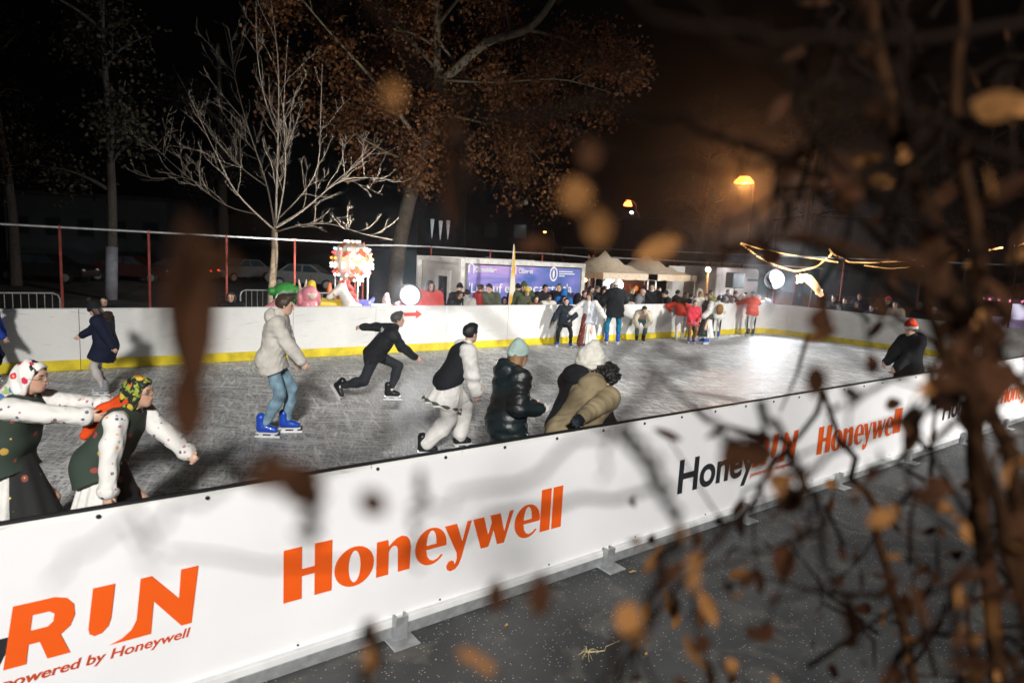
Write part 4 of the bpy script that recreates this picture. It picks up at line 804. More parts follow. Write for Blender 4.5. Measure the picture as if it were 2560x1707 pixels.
for k, (px, py, X, lb, c, hh, hc) in enumerate([(2086, 737, 24.3, 'man in dark coat behind the end board right of the bright light', 'black', 'short', 'black'), (2114, 743, 24.2, 'person with pale face in dark jacket behind the end board', 'charcoal', 'long', 'black'), (2142, 753, 24.4, 'short person with brown coat behind the end board beside the red post', 'brown', 'short', 'brown'), (2151, 731, 25.0, 'taller man in navy beside the red fence post', 'navy', 'short', 'brown'), (2180, 762, 24.1, 'small child in navy at the end board', 'navy', 'short', 'brown'), (2193, 758, 24.2, 'child with pale face looking over the end board', 'navy', 'hat', 'navy'), (2221, 742, 24.6, 'person in bright red hat behind the end board', 'navy', 'hat', 'red'), (2240, 752, 24.2, 'person in brown and white patterned coat by the end board', 'beige', 'long', 'brown'), (2300, 757, 24.3, 'person in dark jacket with grey cap far right behind the end board', 'charcoal', 'cap', 'grey'), (2335, 768, 24.6, 'person in pale cap at the end board behind the brown twigs', 'black', 'cap', 'white'), (2420, 776, 24.5, 'person in brown jacket at the end board near the lit ride', 'brown', 'short', 'black')]):
    spectator(px, py, X, lb, c, hh, hc, end=True)
# ------------------------------------------------------------------ fence behind the rink
RUST = mat('rust_red', (.34, .065, .045), .7, var=.4, vs=5, bump=.2, bs=40); RAILW = mat('rail_grey', (.55, .56, .56), .4, .4, var=.3, vs=4)
FY = 16.5
def fence(x0, x1, label, step=2.0, ends=(0, 0), alongx=True, Y=FY, zt=2.60, sag=0.0):
    P = lambda u, z: (u, Y, z) if alongx else (Y, u, z)
    root = empty('fence', P(x0, GZ), label, 'fence', 'fence sections round the rink'); base = np.array(P(x0, GZ))
    n = int(round(abs(x1-x0)/step)); us = np.linspace(x0, x1, n+1)
    for i, u in enumerate(us):
        r = .035 if alongx else .03
        m_ = MB(); m_.tube([np.array(P(u, GZ))-base, np.array(P(u, zt+.05))-base], r, 8); m_.build('post', RUST, root)
    pts = [np.array(P(u, zt+sag*random.uniform(-1, 1)))-base for u in np.linspace(x0-.1, x1+.1, 2*n+1)]
    if ends[0]: pts = [pts[0]+np.array([0, 0, -1.4]), pts[0]+np.array([0, 0, -.06])]+pts[1:]
    if ends[1]: pts = pts[:-1]+[pts[-1]+np.array([0, 0, -.06]), pts[-1]+np.array([0, 0, -1.4])]
    MB().tube(pts, .032, 7).build('top_rail', RAILW, root)
X = lambda px, py: onY(px, py, FY)[0]
e1, e2, e3, e4 = X(900, 605), X(909, 608), X(1471, 655), X(1482, 656)
x0 = X(737, 600); fence(x0-2.0*6, x0+2.0*1, 'red posts with a pale top rail left of the carousel', 2.0)
fence(e2, e3, 'middle fence section with pale top rail behind the white cabin', 2.8, (1, 1), sag=.02)
fence(e4, e4+19, 'fence section with pale top rail behind the tents', 2.8, (1, 0), sag=.02)
fence(26.5, 26.5-23, 'fence with thin red posts along the right end of the rink', 2.9, (0, 0), False, Y=26.6, zt=3.05)
# crowd barriers
def barrier(p, q, label):
    p = np.array(p, float); q = np.array(q, float); d = unit(q-p); L = np.linalg.norm(q-p); root = empty('crowd_barrier', tuple(p), label, 'barrier', 'steel crowd barriers')
    fr = MB(); c = .12; z0, z1 = .30, 1.42; pts = [d*0+np.array([0, 0, 0]), np.array([0, 0, z1-c]), d*c*.3+np.array([0, 0, z1-c*.3]), d*c+np.array([0, 0, z1]), d*(L-c)+np.array([0, 0, z1]), d*(L-c*.3)+np.array([0, 0, z1-c*.3]), d*L+np.array([0, 0, z1-c]), d*L]
    fr.tube(pts, .019, 7); fr.tube([np.array([0, 0, z0]), d*L+np.array([0, 0, z0])], .016, 6); fr.build('frame', GALV, root)
    n = int(L/.125)
    for i in range(1, n): MB().tube([d*L*i/n+np.array([0, 0, z0]), d*L*i/n+np.array([0, 0, z1])], .008, 5).build('bar', GALV, root)
    nn = np.array([-d[1], d[0], 0]); 
    for u in (.15*L, .85*L): MB().box(d*u+np.array([0, 0, .02]), (.04, .5, .02), math.atan2(d[1], d[0])).build('foot', GALV, root)
a = onY(150, 745, 12.2); barrier((a[0]-2.3, 12.2, GZ), (a[0], 12.2, GZ), 'steel crowd barrier with rounded end at the far left behind the board')
a = onY(612, 750, 13.0); b = onY(688, 750, 13.6); barrier((a[0], 13.4, GZ), (b[0]-.1, 13.4, GZ), 'grey crowd barrier at the foot of the bare tree')
a = onY(690, 745, 12.6); barrier((a[0], 12.6, GZ), (a[0]+2.1, 12.6, GZ), 'white crowd barrier behind the small fairground rides')
# ------------------------------------------------------------------ cabin with the sponsor banner
cab0 = onY(1155, 660, 12.6); cx0 = cab0[0]; cx1 = onY(1455, 690, 12.6)[0]; CH = onY(1157, 646, 12.6)[2]
CABW = mat('cabin_white', (.56, .53, .48), .6, var=.12, vs=2); cabin = empty('cabin', (cx0, 12.6, GZ), 'white container cabin with a glazed door on its left end', 'cabin'); LX = cx1-cx0; HZ = CH-GZ; DY = 2.6
b = MB(); b.box((LX/2, DY/2, HZ/2), (LX-.16, DY-.16, HZ-.1)); b.build('body', CABW, cabin)
b = MB()
for (x, y) in ((0, 0), (LX, 0), (0, DY), (LX, DY)): b.box((x, y, HZ/2), (.15, .15, HZ), 0, .01)
for z in (.06, HZ-.07): b.box((LX/2, 0, z), (LX-.15, .14, .14)); b.box((LX/2, DY, z), (LX-.15, .14, .14)); b.box((0, DY/2, z), (.14, DY-.15, .14)); b.box((LX, DY/2, z), (.14, DY-.15, .14))
b.build('corner_frame', mat('cabin_frame', (.62, .60, .57), .5), cabin)
d_ = MB(); d_.box((-.02+.075, 1.15, 1.08), (.06, .90, 2.0), 0, .01); door = d_.build('door', mat('door_white', (.72, .70, .67), .4), cabin)
MB().box((.018, 1.10, 1.14), (.02, .50, 1.5)).build('pane', mat('dark_glass', (.03, .045, .055), .08, spec=.8), door); MB().box((.02, 1.5, 1.0), (.05, .03, .14)).build('handle', GALV, door)
SPB = empty('sponsor_banner', (cx0, 12.6, GZ), 'blue and purple banner with white sponsor lettering on the white cabin', 'banner')
m, t, bb = nmat('banner_print'); tc = N(t, 'ShaderNodeTexCoord'); mp = N(t, 'ShaderNodeMapping'); mp.inputs['Scale'].default_value = (.45, 1, 1.1); mp.inputs['Rotation'].default_value[1] = rad(14)
nn = N(t, 'ShaderNodeTexNoise', i_Scale=1.1, i_Detail=4.0, i_Distortion=1.2); t.links.new(tc.outputs['Object'], mp.inputs[0]); t.links.new(mp.outputs[0], nn.inputs['Vector'])
rr_ = ramp(t, nn.outputs[0], [(.32, (.05, .11, .36)), (.45, (.16, .17, .50)), (.55, (.34, .26, .60)), (.64, (.46, .29, .60)), (.74, (.05, .28, .58))]); t.links.new(rr_.outputs[0], bb.inputs['Base Color']); bb.inputs['Roughness'].default_value = .5
V = []; nx_, nz_ = 40, 12
for i in range(nx_+1):
    for j in range(nz_+1):
        x = .16+(LX-.34)*i/nx_; z = .30+(HZ-.48)*j/nz_; V.append((x, -.095-.012*math.sin(x*5+z*2.2)-.008*math.sin(x*2.3-z*6), z))
MB().add(V, [(i*(nz_+1)+j, (i+1)*(nz_+1)+j, (i+1)*(nz_+1)+j+1, i*(nz_+1)+j+1) for i in range(nx_) for j in range(nz_)]).build('sheet', m, SPB, True)
PRW = mat('print_white', (.72, .72, .74), .5, var=.02); yb = -.125
def fx(px, py): q = onY(px, py, 12.5); return q[0]-cx0, q[2]-GZ
x, z = fx(1185, 679); x2, _ = fx(1241, 683); text('letters', 'CEImobiliare', PRW, SPB, x, z, x2-x, .21, yb, .006)
x, z = fx(1295, 683); x2, _ = fx(1331, 685); text('letters', 'CEInvest', PRW, SPB, x, z, x2-x, .21, yb, .006)
x, z = fx(1169, 682); shape('logo', [[(0, 0), (0, .22), (.11, .33), (.22, .22), (.22, -.03), (.18, 0), (.18, .2), (.11, .27), (.05, .2), (.05, 0)]], PRW, SPB, x, z, yb)
x, z = fx(1279, 684); shape('logo', [[(0, 0), (0, .22), (.08, .30), (.16, .22), (.16, -.03), (.12, 0), (.12, .2), (.08, .24), (.04, .2), (.04, 0)]], PRW, SPB, x, z, yb)
x, z = fx(1383, 685); shape('crest', [ell(0, 0, .17, .24), ell(0, 0, .12, .18)[::-1]], PRW, SPB, x, z, yb); shape('crest', [ell(0, 0, .05, .14)], PRW, SPB, x, z, yb)
for k, wd in enumerate((.62, .70, .25)):
    x, z = fx(1396, 680+k*5.5); shape('small_print', [[(0, 0), (wd, 0), (wd, .035), (0, .035)]], PRW, SPB, x, z, yb)
for s_, pa, pb in (("'Lu", 1170, 1200), ('cruf', 1204, 1254), ('e', 1260, 1273), ('e', 1318, 1328), ('carti', 1331, 1392), ("t'a.", 1405, 1432)):
    x, z = fx(pa, 731); x2, _ = fx(pb, 733); text('letters', s_, PRW, SPB, x, z, x2-x, .40, yb, .004)
# ------------------------------------------------------------------ feather flag
p = onY(1273, 762, 11.2); q = onY(1288, 611, 11.2); fl = empty('feather_flag', (p[0], 11.2, GZ), 'tall narrow yellow feather flag with a white middle behind the far board', 'flag')
top_f = q[2]-GZ; m, t, bb = nmat('flag_cloth'); tc = N(t, 'ShaderNodeTexCoord'); sx = N(t, 'ShaderNodeSeparateXYZ'); t.links.new(tc.outputs['Object'], sx.inputs[0])
r_ = ramp(t, sx.outputs[2], [(0, (.62, .30, .02)), (.49, (.66, .34, .03)), (.54, (.70, .66, .56)), (.66, (.68, .60, .42)), (.73, (.66, .38, .05))]); mr = N(t, 'ShaderNodeMapRange'); mr.inputs[2].default_value = top_f; t.links.new(sx.outputs[2], mr.inputs[0]); t.links.new(mr.outputs[0], r_.inputs[0])
t.links.new(r_.outputs[0], bb.inputs['Base Color']); bb.inputs['Roughness'].default_value = .8
top = q[2]-GZ; dx = q[0]-p[0]; V = []; n = 24
for i in range(n+1):
    u = i/n; z = .55+(top-.55)*u; w_ = .20*min(1, 1.25*(1-u)**.5)*(1 if u > .03 else .6); x = dx*u**1.2
    for s_ in (0, 1): V.append((x+w_*s_-.05, .02*math.sin(u*9+s_), z))
MB().add(V, [(2*i, 2*i+1, 2*i+3, 2*i+2) for i in range(n)]).build('cloth', m, fl, True)
MB().tube([(-.05, 0, 0)]+[(dx*(k/8)**1.2-.05, 0, .5+(top-.5)*k/8) for k in range(9)], .016, 6).build('pole', GALV, fl); MB().box((-.05, 0, .02), (.4, .4, .04), 0, .01).build('base', BLK, fl)
# ------------------------------------------------------------------ gazebo tents
TENT = cloth('tent_cream', (.70, .57, .42), .8, .2, 12)
def tent(x0, y0, label, W_=3.0, zc=2.02, zp=2.86):
    root = empty('gazebo_tent', (x0, y0, GZ), label, 'tent', 'cream gazebo tents'); n = 8; V = []; F = []
    zc -= GZ; zp -= GZ
    for i in range(n+1):
        for j in range(n+1):
            u, v = i/n, j/n; d = max(abs(u-.5), abs(v-.5))*2; z = zc+(zp-zc)*(1-d)**1.15-(.10*math.sin(math.pi*d)*(1-.6*abs(abs(u-.5)-abs(v-.5))*2))
            V.append((u*W_, v*W_, z))
    F = [(i*(n+1)+j, (i+1)*(n+1)+j, (i+1)*(n+1)+j+1, i*(n+1)+j+1) for i in range(n) for j in range(n)]
    MB().add(V, F).build('canopy', TENT, root, True)
    v = MB()
    for (a, b_) in (((0, 0), (W_, 0)), ((W_, 0), (W_, W_)), ((W_, W_), (0, W_)), ((0, W_), (0, 0))):
        P_ = [np.array([*a, 0])+(np.array([*b_, 0])-np.array([*a, 0]))*k/12 for k in range(13)]; nb = len(P_)
        v.add([(*p_[:2], zc+.003) for p_ in P_]+[(p_[0], p_[1], zc-.24+.015*math.sin(k*2)) for k, p_ in enumerate(P_)], [(k, k+1, nb+k+1, nb+k) for k in range(nb-1)])
    v.build('valance', TENT, root)
    for (a, b_) in ((.04, .04), (W_-.04, .04), (.04, W_-.04), (W_-.04, W_-.04)): MB().box((a, b_, zc/2), (.04, .04, zc-.02)).build('leg', mat('tent_leg', (.5, .5, .5), .4, .5), root)
    MB().tube([(W_/2, W_/2, zc-.5), (W_/2, W_/2, zp-.03)], .02, 6).build('centre_pole', GALV, root)
t1 = onY(1508, 690, 13.2); t2 = onY(1621, 690, 13.2); tent(t1[0], 13.2, 'cream gazebo tent next to the sponsor banner'); tent(t2[0], 13.2, 'cream gazebo tent with its right corner beside the kiosk')
# stall with glowing bags inside the tents and the round white light
TL = onY(1533, 712, 15.2); tl = empty('balloon_lamp', tuple(TL), 'round white glowing lamp hanging under the left tent', 'lamp'); MB().ball((0, 0, 0), (.42, .42, .30), 20, 12).build('globe', mat('glow_white', (1, 1, 1), .5, emit=5, ecol=(1, .97, .92)), tl, True); MB().tube([(0, 0, .29), (0, 0, .6)], .01, 5).build('cord', BLK, tl)
lamp('tent_light', 'POINT', (TL[0]-.1, 14.4, 1.8), 170, (1, .80, .58), size=.2)
st = empty('stall_counter', tuple(onY(1580, 740, 15.6)*np.array([1, 1, 0])+np.array([0, 0, GZ])), 'orange lit stall with hanging goods at the back of the tents', 'stall')
ORL = mat('stall_orange_glow', (.55, .16, .03), .6, emit=.5, ecol=(1, .28, .04)); MB().box((0, 0, .5), (2.6, .6, 1.0), 0, .02).build('counter', mat('stall_wood', (.16, .07, .03), .7), st); MB().box((0, .3, 1.55), (2.6, .06, 1.0), 0, .01).build('back_panel', mat('stall_back', (.20, .05, .03), .8), st)
for k in range(7): MB().ball((-1.15+.38*k, .12, 1.42+.14*math.sin(k*2.3)), (.13, .06, .16+.05*math.cos(k)), 9, 6).build('hanging_bag', ORL if k % 3 == 1 else mat('stall_red', (.30, .05, .04), .7), st, True)  # orange bags glow by themselves; stall light is put into their colour
ex = onY(1462, 700, 13.4); hl = empty('heart_light', (ex[0], 13.4, ex[2]), 'small warm lamp at the left leg of the first tent', 'lamp'); MB().ball((0, 0, 0), (.09, .09, .07), 10, 7).build('bulb', mat('glow_warm', (1, .55, .2), .5, emit=12, ecol=(1, .42, .10)), hl, True); MB().tube([(0, 0, -.06), (.05, 0, -.6)], .012, 5).build('stem', GALV, hl)
# ------------------------------------------------------------------ kiosk, trailer, loudspeaker, globe lamp
ky = 14.6; a = onY(1672, 664, ky); b_ = onY(1712, 664, ky); kp = empty('white_panel', (a[0], ky, GZ), 'plain white upright panel behind the right tent', 'panel'); MB().box(((b_[0]-a[0])/2, 0, (a[2]-GZ)/2), (b_[0]-a[0], .08, a[2]-GZ), 0, .01).build('board', CABW, kp); MB().box(((b_[0]-a[0])/2, .1, (a[2]-GZ)/2), (.08, .1, a[2]-GZ-.1)).build('post', GALV, kp)
a = onY(1716, 668, ky+1); b_ = onY(1792, 672, ky+1); kh = a[2]-GZ; kw = b_[0]-a[0]; ks = empty('kiosk', (a[0], ky+1, GZ), 'dark glazed kiosk with a lit window behind the globe lamp', 'kiosk')
DKB = mat('kiosk_dark', (.035, .045, .05), .5); MB().box((kw/2, 1, kh/2), (kw, 2, kh), 0, .02).build('body', DKB, ks)
for k in range(4): MB().box((kw*(.04+.3*k), -.02, kh/2), (.09, .05, kh-.05)).build('mullion', mat('kiosk_frame', (.10, .12, .13), .4, .4), ks)
MB().box((kw*.19, -.012, kh*.68), (kw*.20, .02, kh*.42)).build('window', mat('window_dim', (.25, .24, .23), .2, emit=.12, ecol=(1, .85, .8)), ks); MB().box((kw*.30, -.014, kh*.40), (kw*.17, .02, kh*.28)).build('window', mat('window_lit', (.9, .7, .45), .4, emit=.9, ecol=(1, .75, .45)), ks)
a = onY(1793, 668, 13.4); b_ = onY(1898, 676, 13.4); tw = b_[0]-a[0]; th_ = a[2]-GZ; tr = empty('food_trailer', (a[0], 13.4, GZ), 'pale food trailer with rounded roof end behind the loudspeaker', 'trailer')
R_ = .25; prof = [(0, .45), (tw, .45), (tw, th_-R_)]+[(tw-R_+R_*math.cos(x), th_-R_+R_*math.sin(x)) for x in np.linspace(0, math.pi/2, 6)]+[(0, th_)]; n = len(prof)
MB().add([(x, y, z) for y in (0, 2.0) for x, z in prof], [tuple(range(n)), tuple(range(n, 2*n))[::-1]]+[(i, n+i, n+(i+1) % n, (i+1) % n) for i in range(n)]).build('body', mat('trailer_pale', (.50, .44, .42), .5, var=.12, vs=1.5), tr)
MB().box((tw*.155, -.012, th_*.56), (tw*.29, .02, th_*.70)).build('side_panel', mat('trailer_panel', (.56, .50, .47), .5), tr); MB().box((tw*.86, -.01, th_*.80), (tw*.26, .02, .10)).build('vent', mat('vent_dark', (.10, .09, .09), .5), tr)
for x in (tw*.35, tw*.62):
    wv = MB(); wv.lathe([(.30, -.09), (.32, -.06), (.32, .06), (.30, .09)], (0, 0, 0), 18); wv.v[-1] = wv.v[-1] @ np.array([[1, 0, 0], [0, 0, 1], [0, -1, 0]])+np.array([x, .12, .32]); wv.build('wheel', BLK, tr)
a = onY(1824, 681, 12.0); b_ = onY(1851, 720, 12.0); lw = b_[0]-a[0]; ls = empty('loudspeaker', ((a[0]+b_[0])/2, 12.0, GZ), 'black loudspeaker on a tripod stand in front of the pale trailer', 'loudspeaker')
z1, z0 = a[2]-GZ, b_[2]-GZ; MB().box((0, 0, (z0+z1)/2), (lw, .34, z1-z0), 0, .03).build('cabinet', mat('speaker_black', (.022, .03, .034), .6), ls); MB().box((0, -.175, (z0+z1)/2), (lw-.07, .012, z1-z0-.07)).build('grille', mat('grille', (.03, .045, .05), .6, bump=.6, bs=160), ls); MB().tube([(0, 0, .5), (0, 0, z0)], .02, 7).build('pole', BLK, ls)
for k in range(3): MB().tube([(0, 0, .75), (.5*math.cos(k*2.1+.4), .5*math.sin(k*2.1+.4), .01)], .014, 6).build('leg', BLK, ls)
p = onY(1770, 674, 12.4); gl_ = empty('globe_lamp', (p[0], 12.4, GZ), 'globe street lamp on an orange lit post between kiosk and trailer', 'street lamp'); z = p[2]-GZ
MB().ball((0, 0, z), .105, 16, 10).build('globe', mat('glow_globe', (1, 1, 1), .4, emit=14, ecol=(1, .95, .88)), gl_, True); MB().tube([(0, 0, 0), (0, 0, z-.12)], [.065, .05], 10).build('post', mat('post_wood', (.42, .22, .09), .6), gl_, True); MB().tube([(0, 0, z-.14), (0, 0, z-.09)], .07, 10).build('collar', GALV, gl_)
lamp('globe_light', 'POINT', (p[0]-.02, 12.22, p[2]), 45, (1, .80, .6), size=.1)
# ------------------------------------------------------------------ floodlights on stands
GLOW, t, bb = nmat('flood_glow'); tc = N(t, 'ShaderNodeTexCoord'); vl = N(t, 'ShaderNodeVectorMath', operation='DISTANCE'); gm = N(t, 'ShaderNodeNewGeometry'); lw_ = N(t, 'ShaderNodeLayerWeight', i_Blend=.5); t.links.new(tc.outputs['Generated'], vl.inputs[0]); vl.inputs[1].default_value = (.5, .5, .5)
r_ = ramp(t, vl.outputs['Value'], [(.12, (1, 1, 1)), (.5, (.012, .012, .013))]); r_.color_ramp.interpolation = 'EASE'; sc_ = N(t, 'ShaderNodeMath', operation='MULTIPLY'); t.links.new(r_.outputs[0], sc_.inputs[0]); sc_.inputs[1].default_value = 70; t.links.new(sc_.outputs[0], bb.inputs['Emission Strength']); bb.inputs['Emission Color'].default_value = (.95, .98, 1, 1); ALU = mat('lamp_housing', (.10, .10, .11), .4, .6)  # emission fades towards the rim, imitating glare in the lens colour
def flood(P, target, label, r, h2):
    root = empty('floodlight', (P[0], P[1], GZ), label, 'floodlight', 'bright floodlights on stands'); z = P[2]-GZ; d = unit(np.array(target)-P); rz = math.atan2(d[1], d[0])
    n2 = np.array([math.cos(rz), math.sin(rz), 0]); Rl = np.array([[0, -math.sin(rz), math.cos(rz)], [0, math.cos(rz), math.sin(rz)], [1, 0, 0]])
    q = MB(); q.lathe([(r*.35, -.22), (r*.8, -.12), (r+.03, .0), (r+.03, .03), (r*.98, .03)], (0, 0, 0), 24); q.v[-1] = q.v[-1] @ Rl.T+np.array([0, 0, z]); hb = q.build('lamp_head', ALU, root, True)
    q = MB(); q.lathe([(r*.97, .032), (r*.7, .075), (r*.3, .095), (.01, .10)], (0, 0, 0), 24); q.v[-1] = q.v[-1] @ Rl.T+np.array([0, 0, z]); q.build('lens', GLOW, hb, True)
    MB().tube([(0, 0, 0.4), (0, 0, z-r)], .025, 8).build('pole', mat('stand_white', (.62, .62, .62), .4), root)
    for k in range(3): MB().tube([(0, 0, .7), (.55*math.cos(k*2.1), .55*math.sin(k*2.1), .02)], .016, 6).build('leg', GALV, root)
flood(FLA, (0, -4, 2.6), 'glaring low floodlight between the rocking horse and the red coat', .27, .3); flood(FLB, (0, -4, 2.6), 'glaring floodlight on a white pole beyond the far rink corner', .40, .4)
def mast(loc, tg, label):
    root = empty('floodlight_mast', (loc[0], loc[1], GZ), label, 'floodlight', 'tall floodlight masts'); d = unit(np.array(tg)-np.array(loc)); z = loc[2]-GZ; rz = math.atan2(d[1], d[0])
    MB().tube([(0, 0, 0), (0, 0, z-.6)], [.12, .07], 10).build('pole', GALV, root, True); off = -np.array([d[0], d[1], 0])*.75
    for k in (-.5, .5):
        hb = MB().box(off+np.array([-math.sin(rz)*k, math.cos(rz)*k, z]), (.14, .5, .4), rz, .02).build('lamp_head', ALU, root)
    MB().box(off+np.array([0, 0, z-.3]), (.08, 1.6, .08), rz).build('crossarm', GALV, root)
mast(*MASTS[0][:2], 'tall floodlight mast behind the camera on the left'); mast(*MASTS[1][:2], 'tall floodlight mast behind the camera on the right')
# street lamps
SOD = mat('glow_sodium', (1, .5, .2), .5, emit=9, ecol=(1, .55, .2)); SODR = mat('glow_sodium_halo', (1, .3, .1), .5, emit=11, ecol=(1, .20, .03))
def street(P, label, r, m, extra=None):
    root = empty('street_lamp', (P[0], P[1], GZ), label, 'street lamp', 'distant street lamps'); z = P[2]-GZ; side = np.array([CR[0], CR[1], 0])
    MB().tube([side*1.0, side*1.0+np.array([0, 0, z-.2]), side*.6+np.array([0, 0, z+.25]), np.array([0, 0, z+.2])], [.11, .08, .06, .05], 8).build('pole', mat('lamp_pole', (.25, .24, .23), .6), root, True)
    hd_ = MB().ball((0, 0, z+.16), (.42, .26, .12), 12, 7).build('lamp_head', ALU, root, True); MB().ball((0, 0, z), (r, r, r*.75), 12, 8).build('bulb', m, hd_, True)
    if m is SOD: MB().lathe([(r*1.0, .3), (r*1.9, -.12), (r*2.1, -.3), (r*1.7, -.34)], (0, 0, z), 16).build('lens', SODR, hd_, True)  # glowing ring added as the orange halo round the bulb
street(LAMP1, 'tall street lamp glowing orange above the right half of the rink', .44, SOD); street(LAMP2, 'smaller orange street lamp far behind the tents', .24, SOD)
P = atD(1579, 531, 80); street(P, 'distant lamp glowing white just below the small orange one', .2, mat('glow_cold', (1, 1, 1), .5, emit=30, ecol=(.85, .92, 1)))
P = atD(2207, 558, 80); street(P, 'distant cold white lamp above the light garlands', .2, mat('glow_cold', (1, 1, 1), .5, emit=30, ecol=(.85, .92, 1)))
for px, py, lb in ((1362, 580, 'left dim orange lamp far behind the sponsor banner'), (2445, 612, 'orange glowing ornament above the garlands at far right')):
    P = atD(px, py, 70); street(P, lb, .17, mat('glow_amber', (1, .5, .2), .5, emit=9, ecol=(1, .42, .12)))
# light garlands and star ornament
GAR = mat('garland_glow', (1, .6, .25), .5, emit=7.5, ecol=(1, .50, .17))
def garland(pts, d, label, r=.035):
    P = np.array([atD(x, y, d) for x, y in pts]); u = np.linspace(0, len(P)-1, 180); Q = np.stack([np.interp(u, np.arange(len(P)), P[:, k]) for k in range(3)], 1)
    for _ in range(22): Q[1:-1] = (Q[:-2]+2*Q[1:-1]+Q[2:])/4
    c = Q[0].copy(); rr_ = r*np.where(np.arange(180) % 3 == 1, random.uniform(1.5, 1.9), .32); b = MB().tube(Q-c, rr_, 6); o = b.build('light_garland', GAR, None, True, tuple(c)); tag(o, label, 'light garland', 'light garlands')
garland([(1852, 609), (1900, 645), (1950, 668), (1990, 679), (2040, 668), (2075, 640), (2080, 632), (2073, 622)], 36, 'thick light garland hanging in a deep bow right of the bright light')
garland([(1852, 608), (1900, 622), (1970, 637), (2040, 647), (2095, 656)], 38, 'upper light garland stretched nearly straight to the right', .03)
garland([(2073, 623), (2084, 636), (2110, 646), (2120, 655), (2160, 657), (2200, 656), (2245, 653), (2310, 650)], 38, 'light garland running right behind the brown twigs', .028)
garland([(2160, 664), (2230, 672), (2310, 664)], 38, 'lower light garland half hidden by brown twigs', .02)
garland([(2422, 625), (2436, 628), (2446, 612), (2449, 598)], 40, 'short upright light garland at far right', .03)
garland([(2473, 626), (2490, 622), (2506, 619)], 40, 'short light garland just right of the upright one', .03); garland([(2536, 615), (2560, 608), (2600, 600)], 40, 'light garland leaving the picture at the right edge', .03)
P = atD(2025, 712, 34); og = empty('star_ornament', tuple(P), 'glowing comet shaped ornament below the deep garland', 'light ornament'); pts = [(1995, 702), (2010, 694), (2022, 698), (2032, 708), (2042, 720), (2049, 732), (2055, 740)]
Q = [atD(x, y, 34)-P for x, y in pts]; MB().tube(Q, [.10, .20, .24, .22, .19, .16, .10], 8).build('comet_body', mat('ornament_glow', (1, .65, .35), .5, emit=3.2, ecol=(1, .60, .30), var=.6, vs=8), og, True)
for k in range(26):
    u = random.random()*6; i = min(int(u), 5); q = Q[i]+(Q[i+1]-Q[i])*(u-i)+np.random.normal(size=3)*.09; MB().ball(q, .05, 6, 4).build('bulb', mat('bulb_glow', (1, .9, .7), .5, emit=9, ecol=(1, .85, .6)), og)
P = atD(2018, 780, 34); MB().tube([np.array([P[0]-og.location[0], P[1]-og.location[1], GZ-og.location[2]]), Q[3]], .04, 6).build('mast', GALV, og)
# icicle ornaments
for k, (px, py) in enumerate(((1081, 548), (1102, 552), (1121, 551))):
    P = atD(px, py, 34); q = atD(px-3, py+44, 34); o = MB().lathe([(.012, -1.0), (.05, -.7), (.09, -.3), (.11, 0)], (0, 0, 0), 8).build('icicle_ornament', mat('icicle_dim', (.5, .5, .5), .5, emit=.16, ecol=(.9, .95, 1)), None, True, tuple(P)); tag(o, ('left', 'middle', 'right')[k]+'most' * (k != 1)+' of three pale hanging icicle ornaments against the dark trees', 'ornament', 'icicle ornaments')
# ------------------------------------------------------------------ kiddie rides left of the floodlight
ry = 12.0
P = onY(880, 652, ry+.4); cr = empty('carousel_lantern', (P[0], ry+.4, GZ), 'carousel globe covered with glowing white, red and orange bulbs', 'fairground ride'); zc = P[2]-GZ; R_ = .52
m, t, bb = nmat('lantern_panels'); tc = N(t, 'ShaderNodeTexCoord'); wv = N(t, 'ShaderNodeTexVoronoi', i_Scale=5.5); t.links.new(tc.outputs['Object'], wv.inputs['Vector']); sp = N(t, 'ShaderNodeSeparateColor'); t.links.new(wv.outputs['Color'], sp.inputs[0]); r_ = ramp(t, sp.outputs[0], [(0, (.60, .56, .50)), (.35, (.50, .12, .05)), (.55, (.62, .58, .52)), (.8, (.55, .26, .10))]); r_.color_ramp.interpolation = 'CONSTANT'; t.links.new(r_.outputs[0], bb.inputs['Base Color']); t.links.new(r_.outputs[0], bb.inputs['Emission Color']); bb.inputs['Emission Strength'].default_value = .12
MB().lathe([(.16, .50), (.40, .36), (.50, .12), (.52, -.05), (.44, -.32), (.25, -.50), (.15, -.54)], (0, 0, zc), 12).build('globe', m, cr)
BW = [mat('bulb_white', (1, 1, 1), .5, emit=3.2, ecol=(1, .95, .86)), mat('bulb_red', (1, .1, .1), .5, emit=2.4, ecol=(1, .05, .07)), mat('bulb_orange', (1, .4, .1), .5, emit=2.4, ecol=(1, .28, .04)), mat('bulb_cyan', (.5, 1, 1), .5, emit=2.2, ecol=(.55, .95, 1))]
rows = [(.50, .19, 0, 10), (.30, .45, 3, 13), (.20, .49, 1, 13), (.06, .53, 2, 13), (-.08, .535, 0, 13), (-.16, .53, 0, 13), (-.30, .47, 1, 12), (-.37, .43, 0, 11), (-.50, .28, 3, 9)]
bm_ = {}
for z, r, c, n in rows:
    for k in range(n):
        a = 2*math.pi*(k+.5*(c % 2))/n
        if c not in bm_:
            o = MB().ball((0, 0, 0), .036, 8, 6).build('bulb', BW[c], cr, True); bm_[c] = o
        else: o = bm_[c].copy(); COL.objects.link(o); o.parent = cr
        o.location = (r*math.cos(a), r*math.sin(a), zc+z)
for a in (-.9, .9, 2.2, -2.2): MB().tube([(.42*math.cos(a+.6), .42*math.sin(a+.6), 0), (.42*math.cos(a+.6), .42*math.sin(a+.6), zc-.3)], .022, 7).build('pole', mat('pole_white', (.6, .6, .6), .3), cr)
MB().lathe([(.62, 0), (.62, .18), (.55, .22)], (0, 0, 0), 24).build('base', mat('ride_red', (.5, .06, .05), .4), cr)
lamp('carousel_light', 'POINT', (P[0], ry-.4, P[2]), 40, (1, .75, .6), size=.3)
